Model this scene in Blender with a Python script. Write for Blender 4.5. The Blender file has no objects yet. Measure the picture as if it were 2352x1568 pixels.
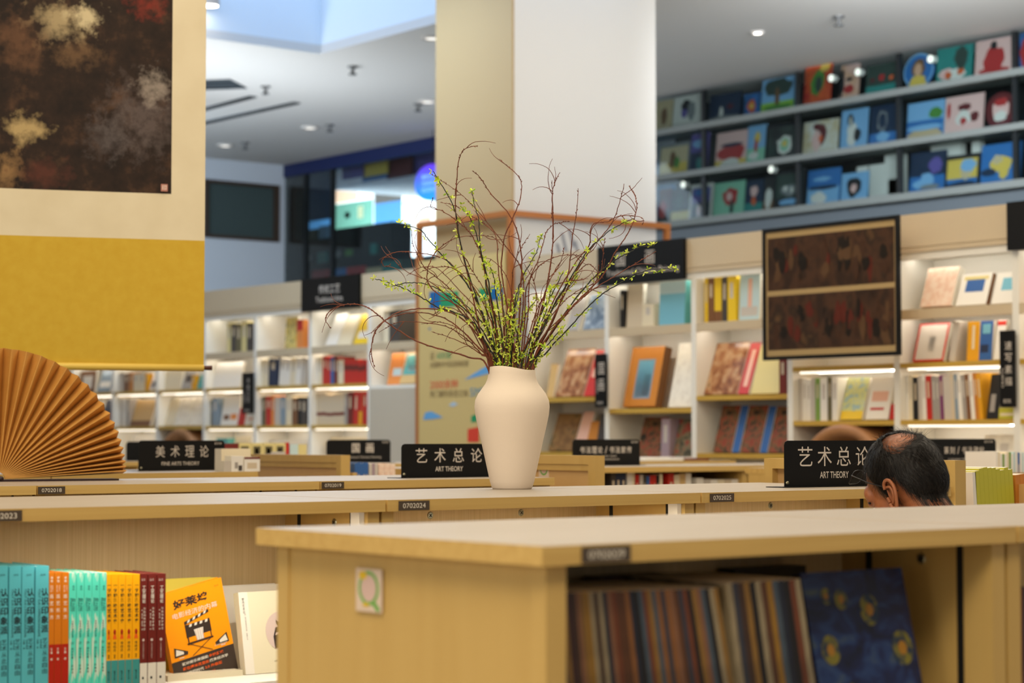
import bpy, bmesh, math, random
import numpy as np
from mathutils import Vector, Matrix

# ------------------------------------------------------------------ camera, world, lights
SC = bpy.context.scene
COL = SC.collection
TH, PT, FPX, EYE = math.radians(51.4247), math.radians(2.6572), 4737.0, 1.535
cam_d = bpy.data.cameras.new('camera'); cam = bpy.data.objects.new('camera', cam_d); COL.objects.link(cam)
cam_d.sensor_width = 36.0; cam_d.lens = 36.0 * FPX / 2352.0
cam_d.clip_start = 0.05; cam_d.clip_end = 200
cam.location = (0, 0, EYE)
cam.rotation_euler = (math.pi / 2 + PT, 0, TH - math.pi / 2)
cam_d.dof.use_dof = True; cam_d.dof.focus_distance = 5.3; cam_d.dof.aperture_fstop = 4.2
SC.camera = cam
SC.view_settings.view_transform = 'Standard'; SC.view_settings.look = 'None'
SC.view_settings.exposure = 0.0; SC.view_settings.gamma = 1.0
SC.view_settings.use_curve_mapping = False
SC.cycles.max_bounces = 7; SC.cycles.diffuse_bounces = 4; SC.cycles.glossy_bounces = 3
SC.cycles.transparent_max_bounces = 8
SC.cycles.caustics_reflective = False; SC.cycles.caustics_refractive = False
SC.cycles.use_denoising = True
SC.cycles.sample_clamp_indirect = 4.0

def lin(c):
    r = []
    for v in c[:3]:
        v = v / 255.0
        r.append(v / 12.92 if v <= 0.04045 else ((v + 0.055) / 1.055) ** 2.4)
    return (r[0], r[1], r[2], 1.0)

w = bpy.data.worlds.new('world'); SC.world = w; w.use_nodes = True
w.node_tree.nodes['Background'].inputs[0].default_value = (0.95, 0.93, 0.9, 1)
w.node_tree.nodes['Background'].inputs[1].default_value = 0.38

def area(name, loc, size, power, color, target=None, sizey=None, spread=180):
    d = bpy.data.lights.new(name, 'AREA'); d.shape = 'RECTANGLE'; d.size = size; d.size_y = sizey or size
    d.energy = power; d.color = color; d.spread = math.radians(spread)
    o = bpy.data.objects.new(name, d); COL.objects.link(o); o.location = loc
    if target is not None:
        o.rotation_euler = (Vector(target) - Vector(loc)).to_track_quat('-Z', 'Y').to_euler()
    return o
WARM = (1.0, 0.86, 0.66); COOL = (0.70, 0.85, 1.0); NEUT = (1.0, 0.95, 0.87)
area('ceiling_lamp', (-0.4, -0.3, 4.85), 2.2, 240, WARM, (1.6, 2.4, 1.2))
area('ceiling_lamp', (0.2, 3.2, 4.85), 2.2, 90, WARM)
area('ceiling_lamp', (3.2, 4.6, 4.85), 3.0, 90, WARM)
area('ceiling_lamp', (5.6, 7.0, 4.85), 3.0, 100, WARM)
area('ceiling_lamp', (3.5, 10.5, 4.85), 3.0, 60, WARM)
area('ceiling_lamp', (7.2, 3.0, 4.85), 2.5, 110, WARM)
area('left_fill', (-3.5, 1.2, 2.2), 2.2, 70, NEUT, (2.0, 3.4, 1.2))  # added low fill for the end panel and middle row, no window here
area('skylight_lamp', (7.4, 12.4, 5.05), 2.0, 110, COOL)
area('painting_fill', (10.8, 9.0, 4.88), 1.8, 170, (0.86, 0.93, 1.0), (14, 12.2, 4.0), spread=95)  # added fill out of view, brightens the paintings
area('cool_fill', (11.5, 3.0, 4.6), 2.0, 34, (0.66, 0.84, 1.0), (9.8, 11.3, 3.8), spread=70)  # added cool fill out of view for the pillar's right face
area('shop_wall_fill', (15.9, 24.8, 4.5), 1.5, 130, COOL, (17.4, 24.8, 4.4))  # unseen fill added to brighten the glazed shop's blue wall
area('cool_fill', (10.0, 19.6, 4.88), 1.6, 120, COOL, (12.5, 21.0, 2.5))  # added cool fill for the far left wall, hidden behind the scroll
area('ceiling_fill', (9.2, 7.6, 2.86), 0.2, 200, (1.0, 0.93, 0.84), (9.5, 7.6, 6.0), 4.0)  # both uplights are added, unseen, to brighten the ceiling
area('ceiling_fill', (9.2, 16.5, 2.86), 0.2, 120, (0.84, 0.92, 1.0), (9.8, 16.8, 6.0), 4.5)

for lx in (1.15, 2.09, 3.03, 3.97):       # slim lamps under the front edge of the middle row's tops
    area('shelf_lamp', (lx, 3.661, 1.3735), .68, 2.7, (1.0, 0.92, 0.78), sizey=.012)

# ------------------------------------------------------------------ picture geometry helpers
_c, _s = math.cos(PT), math.sin(PT)
FW = Vector((math.cos(TH) * _c, math.sin(TH) * _c, _s))
RT = Vector((math.sin(TH), -math.cos(TH), 0))
UP = Vector((-math.cos(TH) * _s, -math.sin(TH) * _s, _c))
EYEV = Vector((0, 0, EYE))
def ray(px, py): return FW + RT * ((px - 1176) / FPX) + UP * ((784 - py) / FPX)
def onX(px, py, X): r = ray(px, py); return EYEV + r * (X / r.x)
def onY(px, py, Y): r = ray(px, py); return EYEV + r * (Y / r.y)
def onZ(px, py, Z): r = ray(px, py); return EYEV + r * ((Z - EYE) / r.z)
def atD(px, py, d): return EYEV + ray(px, py) * d

# ------------------------------------------------------------------ materials
MATS = {}
def mat(key, rgb=(200, 200, 200), rough=0.55, metal=0.0, spec=0.4, emit=None, bump=None):
    if key in MATS: return MATS[key]
    m = bpy.data.materials.new(key); m.use_nodes = True
    b = m.node_tree.nodes['Principled BSDF']
    b.inputs['Base Color'].default_value = lin(rgb)
    b.inputs['Roughness'].default_value = rough
    b.inputs['Metallic'].default_value = metal
    b.inputs['Specular IOR Level'].default_value = spec
    if emit:
        b.inputs['Emission Color'].default_value = lin(rgb); b.inputs['Emission Strength'].default_value = emit
    if bump:
        n = m.node_tree; t = n.nodes.new('ShaderNodeTexNoise'); t.inputs['Scale'].default_value = bump[0]
        t.inputs['Detail'].default_value = 3
        c = n.nodes.new('ShaderNodeTexCoord'); n.links.new(c.outputs['Object'], t.inputs['Vector'])
        bb = n.nodes.new('ShaderNodeBump'); bb.inputs['Strength'].default_value = bump[1]; bb.inputs['Distance'].default_value = bump[2]
        n.links.new(t.outputs['Fac'], bb.inputs['Height']); n.links.new(bb.outputs['Normal'], b.inputs['Normal'])
    MATS[key] = m; return m
def nmat(key, stops, scale=(5, 5, 5), detail=4, rough=0.5, dist=0.0, spec=0.4, coords='Object', emit=None, sharp=False, bump=0.0):
    """noise through a colour ramp; scale is per axis so grain can be stretched"""
    if key in MATS: return MATS[key]
    m = bpy.data.materials.new(key); m.use_nodes = True; n = m.node_tree
    b = n.nodes['Principled BSDF']; b.inputs['Roughness'].default_value = rough
    b.inputs['Specular IOR Level'].default_value = spec
    c = n.nodes.new('ShaderNodeTexCoord'); mp = n.nodes.new('ShaderNodeMapping')
    mp.inputs['Scale'].default_value = scale
    t = n.nodes.new('ShaderNodeTexNoise'); t.inputs['Scale'].default_value = 1.0
    t.inputs['Detail'].default_value = detail; t.inputs['Distortion'].default_value = dist
    r = n.nodes.new('ShaderNodeValToRGB')
    el = r.color_ramp.elements
    while len(el) < len(stops): el.new(0.5)
    for e, (p, col) in zip(el, stops): e.position = p; e.color = lin(col)
    if sharp: r.color_ramp.interpolation = 'CONSTANT'
    n.links.new(c.outputs[coords], mp.inputs['Vector']); n.links.new(mp.outputs[0], t.inputs['Vector'])
    n.links.new(t.outputs['Fac'], r.inputs[0]); n.links.new(r.outputs[0], b.inputs['Base Color'])
    if emit:
        n.links.new(r.outputs[0], b.inputs['Emission Color']); b.inputs['Emission Strength'].default_value = emit
    if bump:
        bb = n.nodes.new('ShaderNodeBump'); bb.inputs['Strength'].default_value = bump; bb.inputs['Distance'].default_value = 0.002
        n.links.new(t.outputs['Fac'], bb.inputs['Height']); n.links.new(bb.outputs['Normal'], b.inputs['Normal'])
    MATS[key] = m; return m
def wood(key, a, b_, scale): return nmat(key, [(0.3, a), (0.7, b_)], scale, 5, 0.42, 0.6)
def glass(key, tint=(200, 220, 225), gloss=0.18):
    if key in MATS: return MATS[key]
    m = bpy.data.materials.new(key); m.use_nodes = True; n = m.node_tree
    n.nodes.remove(n.nodes['Principled BSDF']); out = n.nodes['Material Output']
    t = n.nodes.new('ShaderNodeBsdfTransparent'); t.inputs[0].default_value = lin(tint)
    g = n.nodes.new('ShaderNodeBsdfGlossy'); g.inputs['Roughness'].default_value = 0.03
    fr = n.nodes.new('ShaderNodeFresnel'); fr.inputs[0].default_value = 1.0 + gloss
    mx = n.nodes.new('ShaderNodeMixShader')
    dm = n.nodes.new('ShaderNodeMath'); dm.operation = 'MULTIPLY'; dm.inputs[1].default_value = .45; n.links.new(fr.outputs[0], dm.inputs[0])
    n.links.new(dm.outputs[0], mx.inputs[0]); n.links.new(t.outputs[0], mx.inputs[1]); n.links.new(g.outputs[0], mx.inputs[2])
    n.links.new(mx.outputs[0], out.inputs[0]); MATS[key] = m; return m

mat('white_shelf', (230, 227, 218), 0.5); mat('cream_panel', (196, 178, 148), 0.55)
mat('grey_door', (190, 180, 162), 0.5)
mat('black_sign', (13, 12, 11), 0.5, spec=.2); mat('sign_text', (206, 196, 184), 0.6); mat('plate', (84, 72, 60), 0.35, 0.3)
mat('plate_text', (226, 216, 198), 0.5); mat('screw', (150, 145, 120), 0.35, 0.9); mat('dark', (16, 14, 12), 0.6)
mat('track', (20, 20, 18), 0.5); mat('paper', (232, 226, 212), 0.7); mat('white', (236, 234, 228), 0.5)
mat('led', (255, 246, 228), 0.5, emit=1.5); mat('led_hidden', (255, 248, 234), 0.5, emit=15.0)
mat('copper', (186, 116, 62), 0.4, 0.35)
wood('top_x', (166, 155, 141), (158, 147, 131), (1.2, 18, 18))
wood('edge_x', (204, 170, 100), (190, 154, 86), (1.5, 60, 60))
wood('side_z', (196, 163, 96), (190, 156, 89), (22, 22, 1.2))
nmat('linen', [(0.3, (206, 182, 136)), (0.7, (192, 167, 120))], (330, 330, 2.0), 3, 0.6)
wood('plank_y', (196, 160, 70), (182, 144, 56), (30, 1.5, 30))
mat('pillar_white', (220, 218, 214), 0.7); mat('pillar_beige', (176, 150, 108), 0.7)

# ------------------------------------------------------------------ mesh building
_TXT = {}
def text_geo(s, bold=0.0):
    k = (s, bold)
    if k in _TXT: return _TXT[k]
    cu = bpy.data.curves.new('t', 'FONT'); cu.body = s; cu.resolution_u = 3; cu.offset = bold; cu.align_x = 'CENTER'
    cu.space_line = 0.92 if '\n' in s else 1.0
    o = bpy.data.objects.new('t', cu); COL.objects.link(o)
    dg = bpy.context.evaluated_depsgraph_get(); me = bpy.data.meshes.new_from_object(o.evaluated_get(dg))
    v = [(p.co.x, p.co.y) for p in me.vertices]; f = [tuple(p.vertices) for p in me.polygons]
    bpy.data.objects.remove(o); bpy.data.curves.remove(cu); bpy.data.meshes.remove(me)
    if v:
        x0 = min(p[0] for p in v); x1 = max(p[0] for p in v); y0 = min(p[1] for p in v); y1 = max(p[1] for p in v)
    else: x0 = y0 = 0; x1 = y1 = 1
    v = [((a - x0) / max(x1 - x0, 1e-6) - .5, (b - y0) / max(y1 - y0, 1e-6) - .5) for a, b in v]
    _TXT[k] = (v, f, (x1 - x0) / max(y1 - y0, 1e-6)); return _TXT[k]

XF = {}   # world matrix of every thing, by object name
X_, Y_, Z_ = Vector((1, 0, 0)), Vector((0, 1, 0)), Vector((0, 0, 1))
class MB:
    def __init__(s): s.v = []; s.f = []; s.m = []; s.mats = []
    def mi(s, m):
        if m not in s.mats: s.mats.append(m)
        return s.mats.index(m)
    def add(s, vs, fs, m):
        b = len(s.v); i = s.mi(m); s.v += [tuple(p) for p in vs]
        for f in fs: s.f.append(tuple(b + k for k in f)); s.m.append(i)
        return s
    def boxf(s, o, ex, ey, ez, a0, a1, b0, b1, c0, c1, m):
        """box in the frame o, ex, ey, ez (right handed)"""
        o = Vector(o); P = [o + ex * a + ey * b + ez * c for c in (c0, c1) for b in (b0, b1) for a in (a0, a1)]
        F = [(0, 2, 3, 1), (4, 5, 7, 6), (0, 1, 5, 4), (2, 6, 7, 3), (0, 4, 6, 2), (1, 3, 7, 5)]
        if isinstance(m, (tuple, list)):          # bottom, top, -ey, +ey, -ex, +ex
            for f, mm in zip(F, m): s.add([P[k] for k in f], [(0, 1, 2, 3)], mm)
        else: s.add(P, F, m)
        return s
    def box(s, x0, x1, y0, y1, z0, z1, m): return s.boxf((0, 0, 0), X_, Y_, Z_, x0, x1, y0, y1, z0, z1, m)
    def prism(s, o, ex, ez, n, poly, t0, t1, m):
        """polygon (in ex, ez) extruded along n from t0 to t1"""
        o = Vector(o); k = len(poly); vs = [o + ex * a + ez * b + n * t for t in (t0, t1) for a, b in poly]
        fs = [tuple(range(k))[::-1], tuple(range(k, 2 * k))] + [(i, (i + 1) % k, k + (i + 1) % k, k + i) for i in range(k)]
        return s.add(vs, fs, m)
    def disc(s, o, ex, ez, rx, rz, m, off=Vector((0, 0, 0)), k=18, a0=0, a1=2 * math.pi):
        vs = [Vector(o) + off + ex * (rx * math.cos(a0 + (a1 - a0) * i / k)) + ez * (rz * math.sin(a0 + (a1 - a0) * i / k)) for i in range(k)]
        return s.add(vs, [tuple(range(k))], m)
    def ring(s, o, ex, ez, rx, rz, wd, m, off=Vector((0, 0, 0)), k=24):
        vs = []
        for i in range(k):
            c, n = math.cos(2 * math.pi * i / k), math.sin(2 * math.pi * i / k)
            vs += [Vector(o) + off + ex * (rx * c) + ez * (rz * n), Vector(o) + off + ex * ((rx - wd) * c) + ez * ((rz - wd) * n)]
        return s.add(vs, [(2 * i, 2 * i + 1, (2 * i + 3) % (2 * k), (2 * i + 2) % (2 * k)) for i in range(k)], m)
    def poly(s, o, ex, ez, pts, m, off=Vector((0, 0, 0))):
        return s.add([Vector(o) + off + ex * a + ez * b for a, b in pts], [tuple(range(len(pts)))], m)
    def text(s, t, c, ex, ez, h, m, wd=None, bold=0.0, off=None):
        v, f, asp = text_geo(t, bold)
        if wd is None: wd = h * asp
        n = ex.cross(ez); c = Vector(c) + n * (0.0006 if off is None else off)
        return s.add([c + ex * (a * wd) + ez * (b * h) for a, b in v], f, m)
    def tube(s, pts, rad, m, k=6, cap=True):
        pts = [Vector(p) for p in pts]; vs = []; n = len(pts)
        t0 = (pts[1] - pts[0]).normalized(); u = t0.orthogonal().normalized()
        for i, p in enumerate(pts):
            t = (pts[min(i + 1, n - 1)] - pts[max(i - 1, 0)]).normalized()
            u = (u - t * u.dot(t)); u = u.normalized() if u.length > 1e-6 else t.orthogonal().normalized()
            w_ = t.cross(u); r = rad[i] if isinstance(rad, (list, tuple)) else rad
            vs += [p + (u * math.cos(2 * math.pi * j / k) + w_ * math.sin(2 * math.pi * j / k)) * r for j in range(k)]
        fs = [(i * k + j, i * k + (j + 1) % k, (i + 1) * k + (j + 1) % k, (i + 1) * k + j) for i in range(n - 1) for j in range(k)]
        if cap: fs += [tuple(range(k))[::-1], tuple(range((n - 1) * k, n * k))]
        return s.add(vs, fs, m)
    def lathe(s, o, prof, m, k=48, cap=True):
        o = Vector(o); vs = [o + Vector((r * math.cos(2 * math.pi * j / k), r * math.sin(2 * math.pi * j / k), z)) for r, z in prof for j in range(k)]
        fs = [(i * k + j, i * k + (j + 1) % k, (i + 1) * k + (j + 1) % k, (i + 1) * k + j) for i in range(len(prof) - 1) for j in range(k)]
        if cap: fs += [tuple(range(k))[::-1]]
        return s.add(vs, fs, m)
    def build(s, name, parent=None, smooth=False, bevel=0.0, label=None, origin=None):
        me = bpy.data.meshes.new(name)
        V = [Vector(p) for p in s.v]
        if parent is not None:
            inv = XF[parent.name].inverted(); V = [inv @ p for p in V]; M = XF[parent.name]
        else:
            if origin is None:
                a = np.array(s.v); origin = ((a[:, 0].min() + a[:, 0].max()) / 2, (a[:, 1].min() + a[:, 1].max()) / 2, a[:, 2].min())
            M = Matrix.Translation(origin); V = [p - Vector(origin) for p in V]
        me.from_pydata(V, [], s.f)
        for k in s.mats: me.materials.append(MATS[k])
        me.polygons.foreach_set('material_index', s.m)
        if smooth: me.polygons.foreach_set('use_smooth', [True] * len(s.f))
        me.update()
        o = bpy.data.objects.new(name, me); COL.objects.link(o)
        if parent is not None: o.parent = parent
        else: o.location = M.to_translation()
        XF[o.name] = M
        if bevel:
            b = o.modifiers.new('bevel', 'BEVEL'); b.width = bevel; b.segments = 2; b.limit_method = 'ANGLE'
        if label: o['label'] = label
        return o
def tag(o, label, cat, group=None, kind=None):
    o['label'] = label; o['category'] = cat
    if group: o['group'] = group
    if kind: o['kind'] = kind
    return o
def thing(name, label, cat, loc=(0, 0, 0), rz=0.0, group=None, rot=None):
    o = bpy.data.objects.new(name, None); COL.objects.link(o); o.empty_display_size = 0.1
    o.location = loc; o.rotation_euler = rot or (0, 0, rz)
    XF[o.name] = Matrix.Translation(Vector(loc)) @ o.rotation_euler.to_matrix().to_4x4()
    return tag(o, label, cat, group)
def struct(o, label=None):
    o['kind'] = 'structure'
    if label: o['label'] = label
    return o
def copy_thing(o, delta, label, group=None):
    c = o.copy(); COL.objects.link(c); c.location = Vector(o.location) + Vector(delta)
    XF[c.name] = Matrix.Translation(Vector(delta)) @ XF[o.name]
    c['label'] = label
    if group: c['group'] = group
    for ch in o.children:
        d = ch.copy(); COL.objects.link(d); d.parent = c
        XF[d.name] = XF[c.name]
        for g in ch.children:
            e = g.copy(); COL.objects.link(e); e.parent = d
    return c
ORD = ['first', 'second', 'third', 'fourth', 'fifth', 'sixth', 'seventh', 'eighth', 'ninth', 'tenth', 'eleventh', 'twelfth', 'thirteenth',
       'fourteenth', 'fifteenth', 'sixteenth', 'seventeenth', 'eighteenth', 'nineteenth', 'twentieth', '21st', '22nd', '23rd', '24th', '25th',
       '26th', '27th', '28th', '29th', '30th', '31st', '32nd', '33rd', '34th', '35th', '36th', '37th', '38th', '39th', '40th']
RNG = random.Random(7)
# ------------------------------------------------------------------ the hall
CEIL = 4.985
XW, XS, YL = 9.0, 14.0, 22.2      # bookcase wall front, shop front, far left wall
nmat('floor_tile', [(0.35, (176, 166, 150)), (0.7, (158, 148, 132))], (0.8, 0.8, 0.8), 4, 0.35)
mat('ceiling_paint', (214, 212, 208), 0.8); mat('coffer_paint', (226, 236, 244), 0.8); mat('wall_paint', (196, 204, 214), 0.8)
mat('skylight', (186, 214, 250), 0.5, emit=1.55)
struct(MB().box(-6, 20, -6, 24, -0.1, 0, 'floor_tile').build('floor'), 'pale tiled floor under the bookcases')
HX0, HX1, HY0, HY1 = 6.0, 10.15, 10.9, 15.5
mb = MB()
for a in ((-6, HX0, -6, 24), (HX1, 20, -6, 24), (HX0, HX1, -6, HY0), (HX0, HX1, HY1, 24)): mb.box(*a, CEIL, CEIL + 0.08, 'ceiling_paint')
struct(mb.build('ceiling'), 'white plaster ceiling over the bookcases')
mb = MB()
for a in ((HX0 - .05, HX0, HY0, HY1), (HX1, HX1 + .05, HY0, HY1), (HX0, HX1, HY0 - .05, HY0), (HX0, HX1, HY1, HY1 + .05)): mb.box(*a, CEIL + .08, CEIL + 1.6, 'coffer_paint')
struct(mb.build('trim_1'), 'pale blue sides of the recessed ceiling light well')
struct(MB().box(HX0, HX1, HY0, HY1, CEIL + 1.6, CEIL + 1.65, 'skylight').build('window_1'), 'pale blue glowing skylight above the ceiling well')
# far left wall with its window
wx0, wx1 = 12.84, 13.92
mb = MB()
for a in ((9.0, wx0, 0, CEIL), (wx1, XS + .06, 0, CEIL), (wx0, wx1, 0, 4.0), (wx0, wx1, 4.72, CEIL)): mb.box(a[0], a[1], YL, YL + .15, a[2], a[3], 'wall_paint')
struct(mb.build('wall_left'), 'bluish white wall at the far left of the hall')
mat('bronze_frame', (62, 48, 38), 0.5); mat('dim_pane', (62, 76, 76), 0.5, spec=0.3)
wn = MB()
for a in ((wx0, wx1, 4.68, 4.72), (wx0, wx1, 4.0, 4.04), (wx0, wx0 + .05, 4.04, 4.68), (wx1 - .06, wx1, 4.04, 4.68)): wn.box(a[0], a[1], YL - .03, YL + .1, a[2], a[3], 'bronze_frame')
wn = struct(wn.build('window_2'), 'dark framed window high in the bluish far wall')
MB().box(wx0 + .05, wx1 - .06, YL + .03, YL + .05, 4.04, 4.68, 'dim_pane').build('pane', wn)

# pillar with its copper frame
PY0, PY1, PX1 = 11.284, 12.19, 10.372
pl = struct(MB().box(XW + .02, PX1, PY0, PY1, 0, CEIL - .002, 'pillar_white').build('wall_pillar'), 'square white pillar behind the vase')
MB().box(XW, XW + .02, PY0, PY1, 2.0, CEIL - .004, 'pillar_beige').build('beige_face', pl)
fr = thing('pillar_frame', 'copper coloured box frame around the white pillar', 'frame', (XW, PY0, 0))
fx0, fx1, fy0, fy1, fz = XW - .05, PX1 + .06, PY0 - .05, PY1 + .13, 3.10
for (x, y) in ((fx0, fy0), (fx0, fy1), (fx1, fy0)):
    MB().box(x - .02, x + .02, y - .02, y + .02, 0, fz - .02, 'copper').build('post', fr)
MB().box(fx0 - .021, fx0 + .021, fy0 - .021, fy1 + .021, fz - .02, fz + .02, 'copper').build('rail', fr)
MB().box(fx0 + .021, fx1 + .021, fy0 - .021, fy0 + .021, fz - .02, fz + .02, 'copper').build('rail', fr)
mat('grey_mark', (150, 150, 156), 0.6)
mb = MB()
for k, (a, b) in enumerate(((1292, 548), (1309, 538), (1281, 572), (1322, 566))):
    p = onY(a, b, PY0 - .003)
    mb.poly(p, X_, Z_, [(-.02, .04), (.01, .04), (.05, -.09), (.02, -.09)], 'grey_mark')
mb.build('grey_mark', pl)
# poster board on the pillar's left
mat('poster', (200, 176, 116), 0.6); mat('ink_blue', (10, 92, 150), 0.6); mat('ink_green', (30, 140, 90), 0.6); mat('ink_red', (208, 62, 40), 0.6)
mat('ink_brown', (86, 66, 40), 0.6); mat('ink_sky', (96, 158, 208), 0.6); mat('ink_teal', (30, 130, 165), 0.6); mat('ink_pale', (170, 190, 205), 0.6)
po = MB(); by0, by1 = PY0 - .02, PY1 + .10
po.box(XW - .075, XW - .055, by0, by1, 0.02, 2.83, 'poster')
NX = -X_; EYm = -Y_
PXF = XW - .0755
def ptext(s, px0, px1, py, hpx, m):
    a, b = onX(px0, py, PXF), onX(px1, py, PXF); h = hpx * 0.00277
    po.text(s, (a + b) / 2, EYm, Z_, h, m, wd=(b - a).length, off=0.0008)
ptext('近', 988, 998, 817, 20, 'ink_brown'); ptext('600家', 1004, 1038, 815, 22, 'ink_green')
ptext('全国新华书店连锁经营', 988, 1076, 836, 16, 'ink_brown'); ptext('2000余种', 988, 1052, 882, 26, 'ink_red')
ptext('热门期刊杂志订阅', 988, 1074, 904, 18, 'ink_brown'); ptext('5M²', 1080, 1112, 900, 22, 'ink_teal')
ptext('·', 984, 990, 755, 6, 'ink_blue')
for (a, b, c, d, m) in ((986, 668, 1011, 710, 'ink_blue'), (1011, 668, 1053, 706, 'ink_green'), (1100, 660, 1128, 690, 'ink_green'), (1128, 655, 1156, 690, 'ink_blue')):
    p, q = onX(a, d, PXF - .001), onX(c, b, PXF - .001)
    po.add([(p.x, p.y, p.z), (p.x, q.y, p.z), (p.x, q.y, q.z), (p.x, p.y, q.z)], [(0, 1, 2, 3)], m)
for pts, m in (([(1066, 872), (1125, 835), (1150, 850), (1090, 866)], 'ink_sky'), ([(972, 964), (976, 948), (990, 944), (1018, 958), (996, 962)], 'ink_sky'),
               ([(1030, 930), (1042, 922), (1052, 928), (1040, 934)], 'ink_pale'), ([(1074, 985), (1100, 980), (1100, 1015), (1074, 1015)], 'ink_red'), ([(1082, 955), (1096, 950), (1096, 968), (1082, 970)], 'ink_green')):
    po.add([onX(a, b, PXF - .0012) for a, b in pts], [tuple(range(len(pts)))], m)
tag(po.build('poster_board'), 'tan poster board with printed lines fixed beside the pillar, behind the vase', 'poster')

# ------------------------------------------------------------------ ceiling fittings
mat('lamp_lens', (255, 250, 240), 0.4, emit=12.0); mat('lamp_lens_dim', (230, 225, 215), 0.4, emit=1.6); mat('lamp_ring', (206, 200, 194), 0.5); mat('vent_dark', (66, 76, 84), 0.7)
mat('sprinkler', (112, 112, 112), 0.4, 0.5)
def downlight(px, py, label, dim, z=CEIL, r=.075):
    p = onZ(px, py, z); t = thing('downlight', label, 'ceiling light', (p.x, p.y, z), group='recessed downlights in the ceiling')
    MB().lathe(p, [(r * 1.35, 0), (r * 1.35, -.018), (r, -.018), (r * .95, .0)], 'lamp_ring', 20, False).build('trim_ring', t, True)
    MB().lathe(p, [(r * .96, -.006), (r * .5, -.014), (0.001, -.016)], 'lamp_lens_dim' if dim else 'lamp_lens', 20, False).build('lens', t, True)
downlight(712, 292, 'round ceiling downlight above the dark shop front, middle of the far ceiling', 1)
downlight(517, 333, 'round ceiling downlight close to the far left window', 1)
downlight(982, 232, 'round ceiling downlight against the left edge of the pillar', 1)
downlight(1740, 73, 'single round ceiling downlight right of the pillar', 0, r=.045)
downlight(993, 86, 'round ceiling downlight beside the light well by the pillar', 1)
for (px, py, l) in ((848, 73, 'bright spotlight hanging inside the blue light well, near the pillar'), (481, 14, 'bright spotlight in the blue light well beside the scroll')):
    p = onZ(px, py, CEIL + .25); t = thing('spotlight', l, 'ceiling light', tuple(p), group='spotlights in the light well')
    MB().lathe(p, [(.085, .16), (.085, 0), (.075, 0)], 'lamp_ring', 20).build('housing', t, True)
    MB().lathe(p, [(.075, .004), (.001, -.004)], 'lamp_lens', 20, False).build('lens', t, True)
    MB().tube([p + Vector((0, 0, .16)), p + Vector((0, 0, 1.36))], .012, 'lamp_ring').build('stem', t)
for (px, py, l) in ((810, 152, 'under the corner of the light well'), (610, 198, 'beside the dark vent'), (960, 238, 'left of the pillar'), (757, 286, 'above the dark shop front'),
                    (563, 327, 'near the far left wall'), (1926, 37, 'on the ceiling right of the pillar')):
    p = onZ(px, py, CEIL)
    tag(MB().lathe(p, [(.05, 0), (.05, -.012), (.018, -.02), (.018, -.06), (.04, -.075), (.04, -.082), (.001, -.085)], 'sprinkler', 14, False).build('sprinkler_head', smooth=True),
        'small grey sprinkler head ' + l, 'sprinkler', 'sprinkler heads on the ceiling')
def slot(p0, p1, wd, l):
    a, b = onZ(*p0, CEIL - .004), onZ(*p1, CEIL - .004); d = (b - a).normalized(); n = d.cross(Z_)
    t = MB().boxf(a, d, n, -Z_, 0, (b - a).length, -wd / 2, wd / 2, 0, .008, 'vent_dark')
    for k in range(3): t.boxf(a, d, n, -Z_, 0, (b - a).length, -wd / 2 + wd * (k + .4) / 3, -wd / 2 + wd * (k + .6) / 3, .008, .014, 'dark')
    tag(t.build('ceiling_vent'), l, 'vent', 'dark vents in the far ceiling')
slot((440, 288), (682, 235), .09, 'long dark slot vent in the far ceiling, nearest the left window')
slot((440, 258), (582, 221), .09, 'shorter dark slot vent in the far ceiling, middle of three')
slot((440, 196), (548, 192), .5, 'wide dark vent in the ceiling beside the scroll')

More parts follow.
